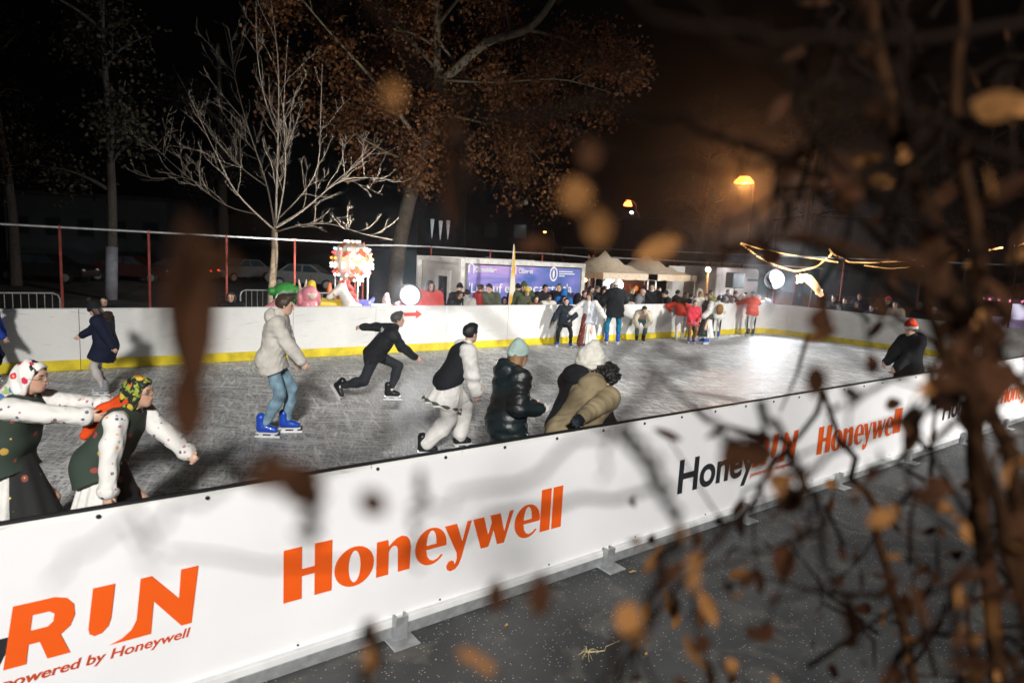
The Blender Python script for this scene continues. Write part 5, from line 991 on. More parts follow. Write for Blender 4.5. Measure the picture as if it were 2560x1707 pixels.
HORW = mat('horse_white', (.68, .66, .62), .35, coat=.3); HORT = mat('horse_gold', (.50, .30, .12), .4); GOLDH = mat('mane_red', (.5, .07, .06), .5)
def horse(P, label, s, hd, body_m, mane_m, seat_m, name='rocking_horse'):
    T = Rz(rad(hd))*s; root = empty(name, tuple(P), label, 'ride'); V = lambda *a: np.array(a, float)
    def part(nm, ops, m, dp=None, rs=.02):
        vf = sdf(ops, rs, dp); return link(nm, mkmesh(nm, vf[0] @ T.T, vf[1]), m, root)
    part('body', [('c', V(-.38, 0, .74), V(.30, 0, .76), .19, .20, .05), ('c', V(.30, 0, .82), V(.52, 0, 1.22), .15, .10, .06), ('c', V(.52, 0, 1.26), V(.78, 0, 1.06), .095, .055, .05), ('c', V(.48, .05, 1.33), V(.47, .055, 1.41), .028, .012, .01), ('c', V(.48, -.05, 1.33), V(.47, -.055, 1.41), .028, .012, .01),
        ('c', V(.34, .1, .68), V(.62, .11, .48), .08, .05, .04), ('c', V(.62, .11, .48), V(.52, .11, .22), .05, .038, .03), ('c', V(.34, -.1, .68), V(.58, -.11, .42), .08, .05, .04), ('c', V(.58, -.11, .42), V(.50, -.11, .2), .05, .038, .03),
        ('c', V(-.42, .1, .68), V(-.58, .11, .42), .11, .06, .05), ('c', V(-.58, .11, .42), V(-.70, .11, .18), .055, .04, .03), ('c', V(-.42, -.1, .68), V(-.54, -.11, .42), .11, .06, .05), ('c', V(-.54, -.11, .42), V(-.66, -.11, .18), .055, .04, .03)], body_m)
    part('mane', [('c', V(.22, 0, .98), V(.42, 0, 1.36), .07, .06, .04), ('c', V(.46, 0, 1.38), V(.56, 0, 1.36), .05, .03, .03)], mane_m, folds(.012, 40, 2)); part('tail', [('c', V(-.55, 0, .86), V(-.78, 0, .72), .06, .07, .04), ('c', V(-.78, 0, .72), V(-.82, 0, .42), .07, .03, .04)], mane_m, folds(.01, 40, 3))
    part('saddle', [('c', V(-.02, .0, .93), V(.12, 0, .93), .09, .09, .03), ('e', V(.04, 0, .80), (.20, .225, .17), None, .02), ('c', V(-.12, 0, .98), V(-.16, 0, 1.04), .05, .04, .03)], seat_m); part('harness', [('c', V(.26, .16, .70), V(.26, -.16, .70), .06, .06, .02), ('c', V(-.25, .17, .72), V(-.25, -.17, .72), .05, .05, .02), ('c', V(.70, .05, 1.12), V(.70, -.05, 1.12), .04, .04, .01)], HORT)
    b = MB(); b.box((0, 0, .1), (1.3, .5, .2), 0, .03); vv = np.concatenate(b.v) @ T.T; link('plinth', mkmesh('plinth', vv, b.f, False), mat('ride_dark', (.05, .05, .06), .5), root)
    MB().tube([(.1*T[0, 0], .1*T[1, 0], .9*s), (.1*T[0, 0], .1*T[1, 0], 1.0*s)], .02, 6).build('pole', GALV, root); return root
p = onY(915, 745, ry); horse((p[0], ry, GZ), 'large white carousel horse with red mane and blue saddle under the glowing globe', 1.28, 180, HORW, GOLDH, mat('saddle_blue', (.10, .11, .42), .4))
p = onY(975, 748, ry-.3); horse((p[0], ry-.3, GZ), 'smaller pale pink horse ride between the big horse and the floodlight', 1.02, 75, mat('horse_pink', (.62, .52, .52), .4), mat('mane_pink', (.6, .45, .47), .5), mat('saddle_pink', (.6, .2, .3), .4))
def toy(P, label, cat, items, name, kz=1.2):
    root = empty(name, tuple(P), label, cat, 'small coin operated rides')
    for nm, ops, m in items:
        vf = sdf(ops, .022); link(nm, mkmesh(nm, vf[0]*np.array([1.08, 1.08, kz]), vf[1]), m, root)
V3 = lambda *a: np.array(a, float); PK = mat('toy_pink', (.66, .25, .30), .35, coat=.3); YL = mat('toy_yellow', (.72, .52, .03), .35, coat=.3); OR_ = mat('toy_orange', (.70, .16, .05), .35, coat=.3); BL = mat('toy_blue', (.08, .24, .55), .3, coat=.4); GN = mat('toy_green', (.05, .30, .06), .4); BK_ = mat('toy_black', (.02, .02, .025), .4); PALE = mat('toy_pale', (.62, .50, .40), .4)
p = onY(772, 745, ry+.1); toy((p[0], ry+.1, GZ), 'pink animal ride with long ears beside the white barrier', 'ride', [('body', [('c', V3(0, 0, .55), V3(0, 0, .95), .28, .22, .06)], PK), ('head', [('e', V3(0, -.05, 1.18), (.20, .19, .19), None, .02), ('e', V3(.22, 0, 1.10), (.06, .10, .15), None, .04), ('e', V3(-.22, 0, 1.10), (.06, .10, .15), None, .04)], PK), ('belly', [('e', V3(0, -.2, .85), (.24, .12, .10), None, .02)], YL), ('face', [('e', V3(0, -.22, 1.17), (.09, .04, .08), None, .02)], PALE), ('base', [('c', V3(0, 0, .12), V3(0, 0, .22), .36, .32, .02), ('p', V3(0, 0, 0), V3(0, 0, -1))], BK_)], 'animal_ride')
p = onY(756, 740, ry+.6); toy((p[0], ry+.6, GZ), 'tan rabbit eared figure behind the pink animal ride', 'ride', [('body', [('c', V3(0, 0, .4), V3(0, 0, .95), .18, .14, .05)], PALE), ('head', [('e', V3(0, 0, 1.15), (.12, .12, .14), None, .03), ('c', V3(.06, 0, 1.28), V3(.09, 0, 1.46), .035, .02, .02), ('c', V3(-.06, 0, 1.28), V3(-.09, 0, 1.46), .035, .02, .02)], PALE), ('base', [('c', V3(0, 0, .1), V3(0, 0, .2), .24, .22, .02), ('p', V3(0, 0, 0), V3(0, 0, -1))], BK_)], 'animal_ride')
p = onY(818, 745, ry+.3); toy((p[0], ry+.3, GZ), 'yellow vehicle ride with a tall seat back left of the glowing globe', 'ride', [('body', [('c', V3(-.35, 0, .98), V3(.42, 0, .92), .15, .13, .05), ('c', V3(-.36, 0, .95), V3(-.38, 0, 1.38), .12, .10, .04), ('c', V3(-.40, 0, .7), V3(.4, 0, .7), .16, .16, .05)], YL), ('fender', [('e', V3(.05, -.12, .62), (.36, .2, .28), None, .03)], BK_), ('wheel', [('e', V3(.20, -.30, .55), (.24, .08, .24), None, .02)], BL), ('base', [('c', V3(-.3, 0, .15), V3(.3, 0, .15), .22, .22, .02), ('p', V3(0, 0, 0), V3(0, 0, -1))], BK_)], 'vehicle_ride')
p = onY(858, 740, ry+.9); toy((p[0], ry+.9, GZ), 'orange car shaped ride behind the post of the glowing globe', 'ride', [('body', [('c', V3(-.3, 0, .85), V3(.35, 0, .78), .20, .22, .05), ('e', V3(-.05, 0, 1.12), (.26, .22, .18), None, .05), ('c', V3(-.36, 0, 1.2), V3(-.36, 0, 1.36), .07, .05, .04)], OR_), ('bumper', [('c', V3(.2, -.25, .66), V3(.62, -.1, .62), .07, .07, .03)], PALE), ('base', [('c', V3(-.3, 0, .2), V3(.3, 0, .2), .3, .3, .02), ('p', V3(0, 0, 0), V3(0, 0, -1))], BK_)], 'vehicle_ride')
p = onY(700, 752, ry); toy((p[0], ry, GZ), 'low pink and yellow ride left of the skater in cream jacket', 'ride', [('body', [('c', V3(-.45, 0, .75), V3(.05, 0, .98), .13, .16, .05), ('e', V3(.25, 0, .85), (.18, .18, .16), None, .04)], PK), ('wheel', [('e', V3(.15, -.2, .88), (.13, .05, .13), None, .02)], YL), ('base', [('c', V3(-.2, 0, .3), V3(.2, 0, .3), .3, .3, .02), ('p', V3(0, 0, 0), V3(0, 0, -1))], BK_)], 'animal_ride')
p = onY(716, 732, ry+1.0); toy((p[0], ry+1.0, GZ), 'green turtle shaped ride behind the low pink one', 'ride', [('shell', [('e', V3(0, 0, 1.02), (.33, .26, .20), None, .04), ('c', V3(0, 0, .3), V3(0, 0, .9), .16, .2, .05)], GN), ('head', [('e', V3(-.34, -.02, 1.05), (.10, .09, .08), None, .03)], GN), ('base', [('c', V3(0, 0, .12), V3(0, 0, .22), .3, .28, .02), ('p', V3(0, 0, 0), V3(0, 0, -1))], BK_)], 'animal_ride', 1.36)
p = onY(996, 752, ry-.4); toy((p[0], ry-.4, GZ), 'small pink flower lamp ride directly left of the low floodlight', 'ride', [('body', [('c', V3(0, 0, .3), V3(0, 0, .85), .12, .12, .04)], PK), ('petals', [('e', V3(.09*math.cos(a), -.08, .95+.09*math.sin(a)), (.07, .05, .07), None, .03) for a in np.linspace(0, 2*np.pi, 6)[:-1]], PK)], 'flower_ride')
# lit ride at the right edge
P = onX(2552, 770, 33); rd = empty('lit_ride', (P[0], P[1], GZ), 'ride with purple and white lights at the right edge of the picture', 'fairground ride'); zb = P[2]-GZ
MB().lathe([(1.2, .2), (1.2, 1.0), (1.05, 1.1)], (0, 0, 0), 20).build('base', mat('ride_lilac', (.45, .36, .50), .4, emit=.25, ecol=(.8, .6, 1)), rd); MB().lathe([(.3, 1.0), (.3, zb+.6)], (0, 0, 0), 12).build('column', mat('ride_white', (.7, .68, .75), .4, emit=.8, ecol=(.85, .8, 1)), rd, True); MB().lathe([(1.4, zb+.2), (1.4, zb+.42), (.2, zb+1.0)], (0, 0, 0), 20).build('roof', mat('ride_roof', (.4, .38, .40), .5), rd)
for k in range(22): MB().ball((1.42*math.cos(k*.2856), 1.42*math.sin(k*.2856), zb+.3), .05, 6, 4).build('bulb', mat('bulb_pink', (1, .3, .4), .5, emit=6, ecol=(1, .25, .4)), rd)
# ------------------------------------------------------------------ trees
def bark(name, c, scale=9): return mat(name, c, .9, 0, .45, scale, .7, 30)
def spline(P, n):
    P = np.asarray(P, float); u = np.linspace(0, len(P)-1, n); Q = np.stack([np.interp(u, np.arange(len(P)), P[:, k]) for k in range(3)], 1)
    for _ in range(3): Q[1:-1] = (Q[:-2]+2*Q[1:-1]+Q[2:])/4
    return Q
def grow(mb, P, r0, r1, level, rng, up=.25, dens=1.0, sides=6, lenf=.5, tips=None, maxl=3):
    """a tapering limb along P with side branches, twigs and twiglets"""
    n = len(P); mb.tube(P, np.linspace(r0, r1, n), sides, False); L = np.linalg.norm(np.diff(P, axis=0), axis=1).sum()
    if tips is not None and level >= 1: tips += [tuple(P[-1]), tuple(P[n//2])]
    if level >= maxl: return
    k = int(max(2, L*(1.5, 2.4, 3.4)[min(level, 2)]*dens))
    for j in range(k):
        t = rng.uniform(.22 if level == 0 else .12, 1.0); i = min(int(t*(n-1)), n-2); b = P[i]+(P[i+1]-P[i])*(t*(n-1)-i); d = unit(P[i+1]-P[i])
        a = unit(np.cross(d, rng.normal(size=3))); sp = rng.uniform(.45, 1.0); v = unit(d*math.cos(sp)+a*math.sin(sp)+np.array([0, 0, up*rng.uniform(0, 1)]))
        l = L*lenf*rng.uniform(.35, 1.0)*(1-.45*t); m_ = 6 if level < 2 else 4; pts = [b]
        for q in range(m_-1):
            v = unit(v+rng.normal(size=3)*.16+np.array([0, 0, up*.35])); pts.append(pts[-1]+v*l/(m_-1))
        rr = (r0+(r1-r0)*t)*rng.uniform(.38, .62); grow(mb, np.array(pts), max(rr, .0062), max(rr*.3, .004), level+1, rng, up, dens, max(3, sides-1), lenf, tips, maxl)
def leaves(name, centres, spread, per, size, cols, parent, rng, flat=.8):
    C_ = np.asarray(centres); n = len(C_)*per; c = np.repeat(C_, per, 0)+rng.normal(size=(n, 3))*spread; s = size*rng.uniform(.55, 1.25, size=n)[:, None]
    a = rng.normal(size=(n, 3)); a /= np.linalg.norm(a, axis=1)[:, None]; b = np.cross(a, rng.normal(size=(n, 3))); b /= np.linalg.norm(b, axis=1)[:, None]; e = np.cross(a, b)
    V = np.stack([c-a*s*.5, c+b*s*.34+e*s*.10, c+a*s*.5, c-b*s*.34+e*s*.10], 1).reshape(-1, 3); F = np.arange(4*n).reshape(n, 4)
    me = mkmesh(name, V, F, False); ca = me.color_attributes.new('leafcol', 'FLOAT_COLOR', 'POINT'); k = rng.randint(0, len(cols), n); cc = np.array(cols)[k]*rng.uniform(.6, 1.3, size=(n, 1)); cc = np.repeat(np.concatenate([cc, np.ones((n, 1))], 1), 4, 0); ca.data.foreach_set('color', cc.astype(np.float32).ravel())
    return link(name, me, LEAFM, parent)
LEAFM, t, bb = nmat('leaf'); at = N(t, 'ShaderNodeVertexColor', layer_name='leafcol'); t.links.new(at.outputs[0], bb.inputs['Base Color']); bb.inputs['Roughness'].default_value = .6
trn = N(t, 'ShaderNodeBsdfTranslucent'); t.links.new(at.outputs[0], trn.inputs[0]); ms = N(t, 'ShaderNodeMixShader'); ms.inputs[0].default_value = .3; t.links.new(bb.outputs[0], ms.inputs[1]); t.links.new(trn.outputs[0], ms.inputs[2]); t.links.new(ms.outputs[0], t.nodes['Material Output'].inputs[0])
LB = [(.22, .085, .024), (.17, .062, .02), (.28, .12, .035), (.10, .038, .014), (.22, .11, .045)]
# bare tree
rng = np.random.RandomState(11); DT = 21.0; U = lambda px, py, dd=0: atD(px, py, DT+dd)
base = U(676, 760); base[2] = GZ; br = empty('bare_tree', tuple(base), 'leafless pale barked tree with spreading upright branches behind the left fence', 'tree'); rel = lambda L: np.array([p_-base for p_ in L])
tk = MB(); P = spline(rel([base, U(681, 690), U(687, 640), U(686, 575)]), 12); tk.tube(P, np.linspace(.135, .095, 12), 9, False); tk.build('trunk', bark('bark_bare', (.34, .26, .18)), br, True)
lb = MB(); BB = bark('bark_twig', (.31, .26, .21), 20)
limbs = [([U(686, 575), U(640, 535, -.2), U(575, 470, -.5), U(560, 420, -.7), U(525, 360, -1), U(480, 250, -1.6)], .06), ([U(640, 535, -.2), U(560, 520, .6), U(470, 440, 1.4), U(385, 375, 2), U(300, 240, 2.6)], .035), ([U(687, 572), U(672, 470, .3), U(640, 380, .6), U(600, 260, 1.1), U(560, 60, 1.8)], .055), ([U(688, 570), U(692, 470), U(695, 330, -.3), U(700, 150, -.5), U(668, -60, -.8)], .07), ([U(689, 570), U(712, 470, -.5), U(716, 380, -.8), U(705, 300, -1), U(720, 90, -1.6)], .05), ([U(694, 548), U(745, 500, -.6), U(800, 430, -1.2), U(800, 330, -1.6), U(806, 160, -2)], .045), ([U(690, 570), U(760, 530, .5), U(840, 450, 1), U(920, 390, 1.5), U(950, 360, 1.6)], .042), ([U(690, 580), U(750, 560, -1), U(830, 555, -2), U(900, 585, -2.6), U(985, 600, -3)], .04), ([U(691, 565), U(770, 520, -1), U(850, 440, -2.2), U(930, 445, -3), U(985, 450, -3.4)], .04), ([U(692, 330, -.3), U(660, 250, -.8), U(640, 130, -1.4), U(640, -40, -2)], .04), ([U(672, 470, .3), U(600, 420, .8), U(520, 330, 1.6), U(430, 160, 2.4)], .035)]
for L_, r in limbs: grow(lb, spline(rel(L_), 14), r*.58, r*.13, 0, rng, .30, 1.45, 6, .40)
lb.build('branches', BB, br, True)
# the big brown-leaved plane tree
rng = np.random.RandomState(5); DT = 27.0; base = U(984, 745); base[2] = GZ; pt = empty('plane_tree', tuple(base), 'big leaning tree with dry brown leaves and a pale forked limb above the rink', 'tree')
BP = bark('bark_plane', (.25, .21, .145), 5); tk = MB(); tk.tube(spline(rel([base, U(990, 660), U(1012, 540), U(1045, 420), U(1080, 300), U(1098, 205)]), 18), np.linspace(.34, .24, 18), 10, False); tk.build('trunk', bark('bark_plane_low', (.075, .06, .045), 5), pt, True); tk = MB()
tk.tube(spline(rel([U(1096, 215), U(1092, 150), U(1095, 60), U(1088, -40), U(1080, -160)]), 12), np.linspace(.17, .12, 12), 9, False); tk.tube(spline(rel([U(1100, 208), U(1150, 165, -.3), U(1215, 100, -.6), U(1275, 88, -.8), U(1330, 78, -1), U(1385, 0, -1.3), U(1420, -70, -1.5)]), 18), np.linspace(.20, .11, 18), 9, False)
tk.build('limbs', BP, pt, True); lb = MB(); tips = []
for L_, r in [([U(1330, 78, -1), U(1370, 85, -1.2), U(1440, 110, -1.6), U(1500, 150, -2)], .07), ([U(1094, 120), U(1040, 85, .5), U(985, 70, 1), U(950, 130, 1.4)], .08), ([U(1062, 370), U(1000, 290, -1), U(930, 190, -1.6), U(820, 80, -2.4), U(740, -20, -3)], .10), ([U(1095, 60), U(1160, -20, 1.5), U(1240, -90, 2)], .09), ([U(1085, 280), U(1180, 300, 1), U(1290, 330, 1.6), U(1350, 400, 2)], .08), ([U(1275, 88, -.8), U(1265, 20, -.6), U(1250, -80, .2)], .06), ([U(1050, 410), U(980, 390, 1), U(880, 330, 1.5), U(800, 300, 2)], .07), ([U(1095, 100), U(1190, 230, 2), U(1330, 270, 3), U(1420, 300, 3)], .07), ([U(1090, 170), U(960, 30, 2.5), U(860, -60, 3.4)], .08), ([U(1100, 200), U(1250, 210, -1.8), U(1400, 190, -2.6), U(1520, 230, -3)], .06)]:
    grow(lb, spline(rel(L_), 12), r, r*.25, 0, rng, -.05, .55, 6, .45, tips)
lb.build('branches', BP, pt, True)
ctr = [tips[i] for i in rng.choice(len(tips), 300)]
for _ in range(190):
    px = rng.uniform(650, 1540); py = rng.uniform(-120, 520)
    if px < 860 and py > 330 - (860-px)*.3 and rng.rand() < .8: continue
    if px > 1420 and (py > 330 or py < 20) and rng.rand() < .75: continue
    if (abs(px-1250) < 60 and 120 < py < 190) or (abs(px-1340) < 60 and abs(py-35) < 50): continue
    if py > 440 and px < 1240: continue
    ctr.append(tuple(U(px, py, rng.uniform(-1.5, 3.5))-base))
for q in range(40): ctr.append(tuple(U(1010+q*2.2+rng.normal()*22, 560-q*8.5, rng.uniform(-1.2, .2))-base)) if q > 10 else None
leaves('crown', ctr, .36, 66, .19, LB, pt, rng)
# other trees of the park, faint in the dark
def park_tree(px, D_, h, label, crown, seed, cols, wash=False, r=.22, n=70, per=60, spread=.5, low=.35):
    rng = np.random.RandomState(seed); b0 = atD(px, 700, D_); b0[2] = GZ; t_ = empty('park_tree', tuple(b0), label, 'tree', 'dark park trees'); m_ = MB(); P_ = spline([(0, 0, 0), (.1*rng.normal(), .1*rng.normal(), h*.3), (.25*rng.normal(), .25*rng.normal(), h*.6), (.4*rng.normal(), .4*rng.normal(), h)], 12)
    m_.tube(P_, np.linspace(r, r*.25, 12), 9, False); m_.build('trunk', bark('bark_dark', (.06, .052, .045)), t_, True)
    if wash: MB().tube([P_[0]*1.0, P_[0]+(P_[3]-P_[0])*.66], [r*1.06, r*.98], 12).build('whitewash', mat('whitewash', (.20, .21, .24), .9, var=.3, vs=4), t_, True)
    lb = MB(); tips = []
    for k in range(9):
        z = h*rng.uniform(low, .95); a = rng.uniform(0, 6.28); l = crown*rng.uniform(.6, 1.1)*(1.2-z/h*.5); i = int(z/h*11); s = P_[min(i, 11)]
        grow(lb, spline([s, s+np.array([math.cos(a)*l*.4, math.sin(a)*l*.4, l*.25]), s+np.array([math.cos(a)*l, math.sin(a)*l, l*.3])], 8), r*.4, r*.08, 1, rng, .1, .5, 5, .5, tips, 3)
    lb.build('branches', bark('bark_dark', (.06, .052, .045)), t_, True)
    leaves('crown', [tips[i] for i in rng.choice(len(tips), n)], spread, per, .17, cols, t_, rng); return t_
LD = [(.05, .045, .025), (.07, .05, .025), (.03, .028, .02)]
park_tree(276, 26, 13, 'tree with whitewashed trunk and sparse leaves behind the fence at far left', 4.5, 3, LD, True, .22, 60, 40, .5)
park_tree(40, 30, 14, 'dark sparse tree filling the top left corner of the night sky', 5, 8, LD, False, .25, 60, 40, .55)
park_tree(1320, 60, 17, 'dark tree behind the tents below the brown crown', 5, 21, LD, False, .35, 70, 60, .7)
park_tree(1740, 58, 17, 'dark tree left of the tall orange street lamp', 6, 31, LD, False, .35, 70, 50, .7)
park_tree(2000, 48, 15, 'dark tree behind the light garlands', 5, 41, LD, False, .35, 60, 40, .7)
park_tree(2420, 40, 14, 'dark tree behind the right end of the rink', 5, 51, LD, False, .3, 60, 40, .6)
park_tree(1150, 48, 16, 'dark tree trunk behind the white cabin', 4, 61, LD, False, .45, 50, 40, .6)
park_tree(560, 44, 15, 'dark tree between bare tree and parked cars', 4, 71, LD, False, .4, 50, 40, .6)
# ------------------------------------------------------------------ buildings and parked cars in the dark
def house(px0, px1, d, h, label, col, wins=(2, 3), rz=0.0, roof=True):
    a = atD(px0, 700, d); b_ = atD(px1, 700, d); a[2] = b_[2] = GZ; v = b_-a; L = np.linalg.norm(v); rz = math.atan2(v[1], v[0]); r_ = empty('building', tuple(a), label, 'building', 'dark buildings behind the park', rz)
    MB().box((L/2, 4, h/2), (L, 8, h)).build('wall', mat('wall_'+label[:12], col, .9, var=.2, vs=.8), r_)
    if roof: MB().box((L/2, 4, h+.15), (L+.6, 8.6, .3)).build('roof', mat('roof_dark', (.05, .04, .04), .8), r_)
    for i in range(wins[0]):
        for j in range(wins[1]):
            x = L*(i+.5)/wins[0]; z = h*(j+.55)/wins[1]; w_ = MB().box((x, -.03, z), (1.3, .07, 1.4), 0, .01).build('window', mat('win_frame', (.05, .05, .05), .6), r_); MB().box((x, -.07, z), (1.1, .02, 1.2)).build('pane', mat('dark_glass', (.03, .045, .055), .08, spec=.8), w_)
house(20, 420, 52, 5.2, 'long low pale building in the dark behind the left fence', (.09, .10, .115), (5, 1)); house(1550, 1760, 75, 7, 'low house in the dark behind the tents', (.06, .055, .052), (3, 2)); house(1040, 1330, 60, 9, 'dark red brick building behind the white cabin', (.09, .04, .03), (4, 3)); house(2000, 2420, 70, 8, 'dark building behind the right end of the rink', (.05, .045, .042), (6, 2))
def car(px, py, d, hd, col, label, tail=0):
    p = atD(px, py, d); p[2] = GZ; root = empty('parked_car', tuple(p), label, 'car', 'cars parked behind the park', rad(hd)); prof = [(-2.1, .35), (-2.15, .75), (-1.95, .92), (-1.45, .98), (-.95, 1.40), (.35, 1.43), (1.0, 1.0), (1.85, .88), (2.12, .70), (2.12, .36)]
    n = len(prof); S = [(.80, 1), (.86, 0), (-.86, 0), (-.80, 1)]; V = []
    for y in (-.84, -.70, .70, .84):
        for x, z in prof: V.append((x, y*(1 if z < 1.05 else .80), z))
    F = [tuple(range(n)), tuple(3*n+i for i in range(n))[::-1]]+[(k*n+i, k*n+(i+1) % n, (k+1)*n+(i+1) % n, (k+1)*n+i) for k in range(3) for i in range(n)]
    MB().add(V, F).build('body', mat('car_'+label[:8], col, .28, .3, coat=.5), root)
    GLS = mat('dark_glass', (.03, .045, .055), .08, spec=.8)
    for s in (-1, 1):
        y0 = s*.72; MB().add([(-1.25, s*.845, 1.0), (-.15, s*.845, 1.0), (-.15, s*.70, 1.36), (-.85, s*.70, 1.36)], [(0, 1, 2, 3)]).build('window', GLS, root); MB().add([(-.05, s*.845, 1.0), (.85, s*.845, 1.0), (.32, s*.70, 1.36), (-.05, s*.70, 1.36)], [(0, 1, 2, 3)]).build('window', GLS, root)
        for x in (-1.35, 1.35):
            wv = MB(); wv.lathe([(.24, -.1), (.32, -.08), (.32, .08), (.24, .1)], (0, 0, 0), 18); wv.v[-1] = wv.v[-1] @ np.array([[1, 0, 0], [0, 0, 1], [0, -1, 0]])+np.array([x, s*.80, .32]); wh = wv.build('wheel', BLK, root); rm_ = MB(); rm_.lathe([(.19, -.015), (.19, .015), (.05, .03)], (0, 0, 0), 14); rm_.v[-1] = rm_.v[-1] @ np.array([[1, 0, 0], [0, 0, 1], [0, -1, 0]])+np.array([x, s*.905, .32]); rm_.build('rim', GALV, wh)
        MB().ball((2.08, s*.62, .70), (.06, .16, .08), 8, 6).build('headlight', mat('headlight', (.6, .6, .6), .15), root); MB().ball((-2.1, s*.66, .78), (.06, .14, .09), 8, 6).build('tail_light', mat('tail_lit', (.8, .05, .02), .3, emit=tail*4, ecol=(1, .06, .02)) if tail else mat('tail_red', (.3, .01, .01), .2), root)
car(770, 712, 38, -37, (.20, .21, .205), 'silver saloon car parked behind the red fence post and bare tree'); car(600, 700, 41, -150, (.15, .16, .16), 'pale car parked in the dark left of the bare tree'); car(330, 705, 36, -30, (.06, .02, .02), 'dark red car parked behind the second red fence post', 0); car(440, 700, 37, 150, (.03, .03, .035), 'dark car with one red tail light glowing behind the left fence', 1); car(120, 712, 33, -32, (.03, .025, .03), 'dark car parked behind the first red fence post')
# ------------------------------------------------------------------ litter on the asphalt
rng = np.random.RandomState(9); STR = mat('straw', (.55, .46, .26), .8)
s = MB(); c0 = onZ(1468, 1632, GZ)
for k in range(16):
    a = rng.uniform(0, 6.28); l = rng.uniform(.03, .10); s.tube([(0, 0, .006), (math.cos(a)*l*.5, math.sin(a)*l*.5, .012+.02*rng.rand()), (math.cos(a)*l, math.sin(a)*l, .005)], [.0022, .002, .0012], 4)
s.tube([(0, 0, .005), (.12, -.05, .006), (.16, -.02, .006), (.30, -.02, .005)], [.003, .003, .0025, .002], 5)
tag(s.build('straw_tuft', STR, None, False, tuple(c0)), 'pale tuft of dry straw lying on the asphalt in front of the banner', 'straw')
for px, py, lb in ((1580, 1432, 'small tan dry leaf on the asphalt below the second foot bracket'), (742, 1675, 'small orange dry leaf beside the base rail at the bottom left'), (1265, 1567, 'pinkish dry leaf on the asphalt right of the first foot bracket'), (1615, 1640, 'yellow dry leaf right of the straw tuft')):
    p = onZ(px, py, GZ); V = []; a = rng.uniform(0, 6)
    for i in range(7):
        for j in (-1, 0, 1): u = i/6-.5; V.append((u*.07, j*.018*math.cos(u*3), .006+.010*abs(j)+.008*math.sin(u*6)))
    V = np.array(V) @ Rz(a).T; tag(MB().add(V, [(3*i+j, 3*i+j+1, 3*i+4+j, 3*i+3+j) for i in range(6) for j in range(2)]).build('dry_leaf', mat('leaf_tan%d' % (px % 7), (.42, .24+.01*(px % 9), .10), .8), None, True, tuple(p)), lb, 'leaf', 'dry leaves on the asphalt')
# ------------------------------------------------------------------ the dry shrub in front of the lens
rng = np.random.RandomState(23)
def leaf_shape(mb, c, d, L, Wd, curl, rng, roll=None):
    d = unit(d); s = unit(np.cross(d, rng.normal(size=3) if roll is None else roll)); nrm = np.cross(d, s); V = []; n = 7
    for i in range(n):
        u = i/(n-1); w_ = Wd*.5*(math.sin(math.pi*min(u*1.02, 1))**.7+.02); off = nrm*curl*L*(u-.5)**2
        for j in (-1, 0, 1): V.append(c+d*L*(u-.5)+s*w_*j+off+nrm*(.22*w_*abs(j)))
    mb.add(V, [(3*i+j, 3*i+j+1, 3*i+4+j, 3*i+3+j) for i in range(n-1) for j in range(2)])
DRY = mat('dry_leaf_brown', (.032, .0125, .0052), .85, var=.5, vs=30, spec=.08); DRY2 = mat('dry_leaf_gold', (.16, .072, .023), .85, var=.4, vs=30, spec=.08); TWG = mat('shrub_twig', (.024, .011, .005), .95, var=.4, vs=40, spec=.05); TWD = mat('shrub_twig_dark', (.008, .0045, .003), .95, spec=.05)
root0 = atD(2480, 1650, 1.25*.72); root0[2] = GZ
sh = empty('shrub', tuple(root0), 'out of focus brown shrub with dry leaves hanging close in front of the camera', 'shrub'); A_ = lambda px, py, d: atD(px, py, d*.72)-root0
st_ = MB(); tw = MB(); lf = MB(); lg = MB()
def stem(pts, r0, r1, mb=st_, n=18, wob=.004):
    P_ = spline([A_(*p_) for p_ in pts], n); P_[1:-1] += rng.normal(size=(n-2, 3))*wob; mb.tube(P_, np.linspace(r0, r1, n), 7, False); return P_
stems = [stem([(2600, 2600, 1.3), (2480, 1650, 1.25), (2440, 1150, 1.15), (2430, 850, 1.0), (2300, 500, .95), (2205, 250, .9), (2180, -60, .9)], .012, .007), stem([(2700, 2500, 1.0), (2560, 1500, .95), (2500, 1000, .9), (2440, 600, .85), (2380, 300, .8), (2400, -50, .8)], .010, .004), stem([(2400, 2600, 1.5), (2300, 1707, 1.4), (2210, 1350, 1.3), (2120, 1150, 1.25), (2060, 980, 1.2)], .009, .003), stem([(2640, 1800, .8), (2500, 1300, .75), (2400, 1000, .7), (2330, 760, .62), (2150, 560, .58), (1760, 640, .55)], .007, .0025)]
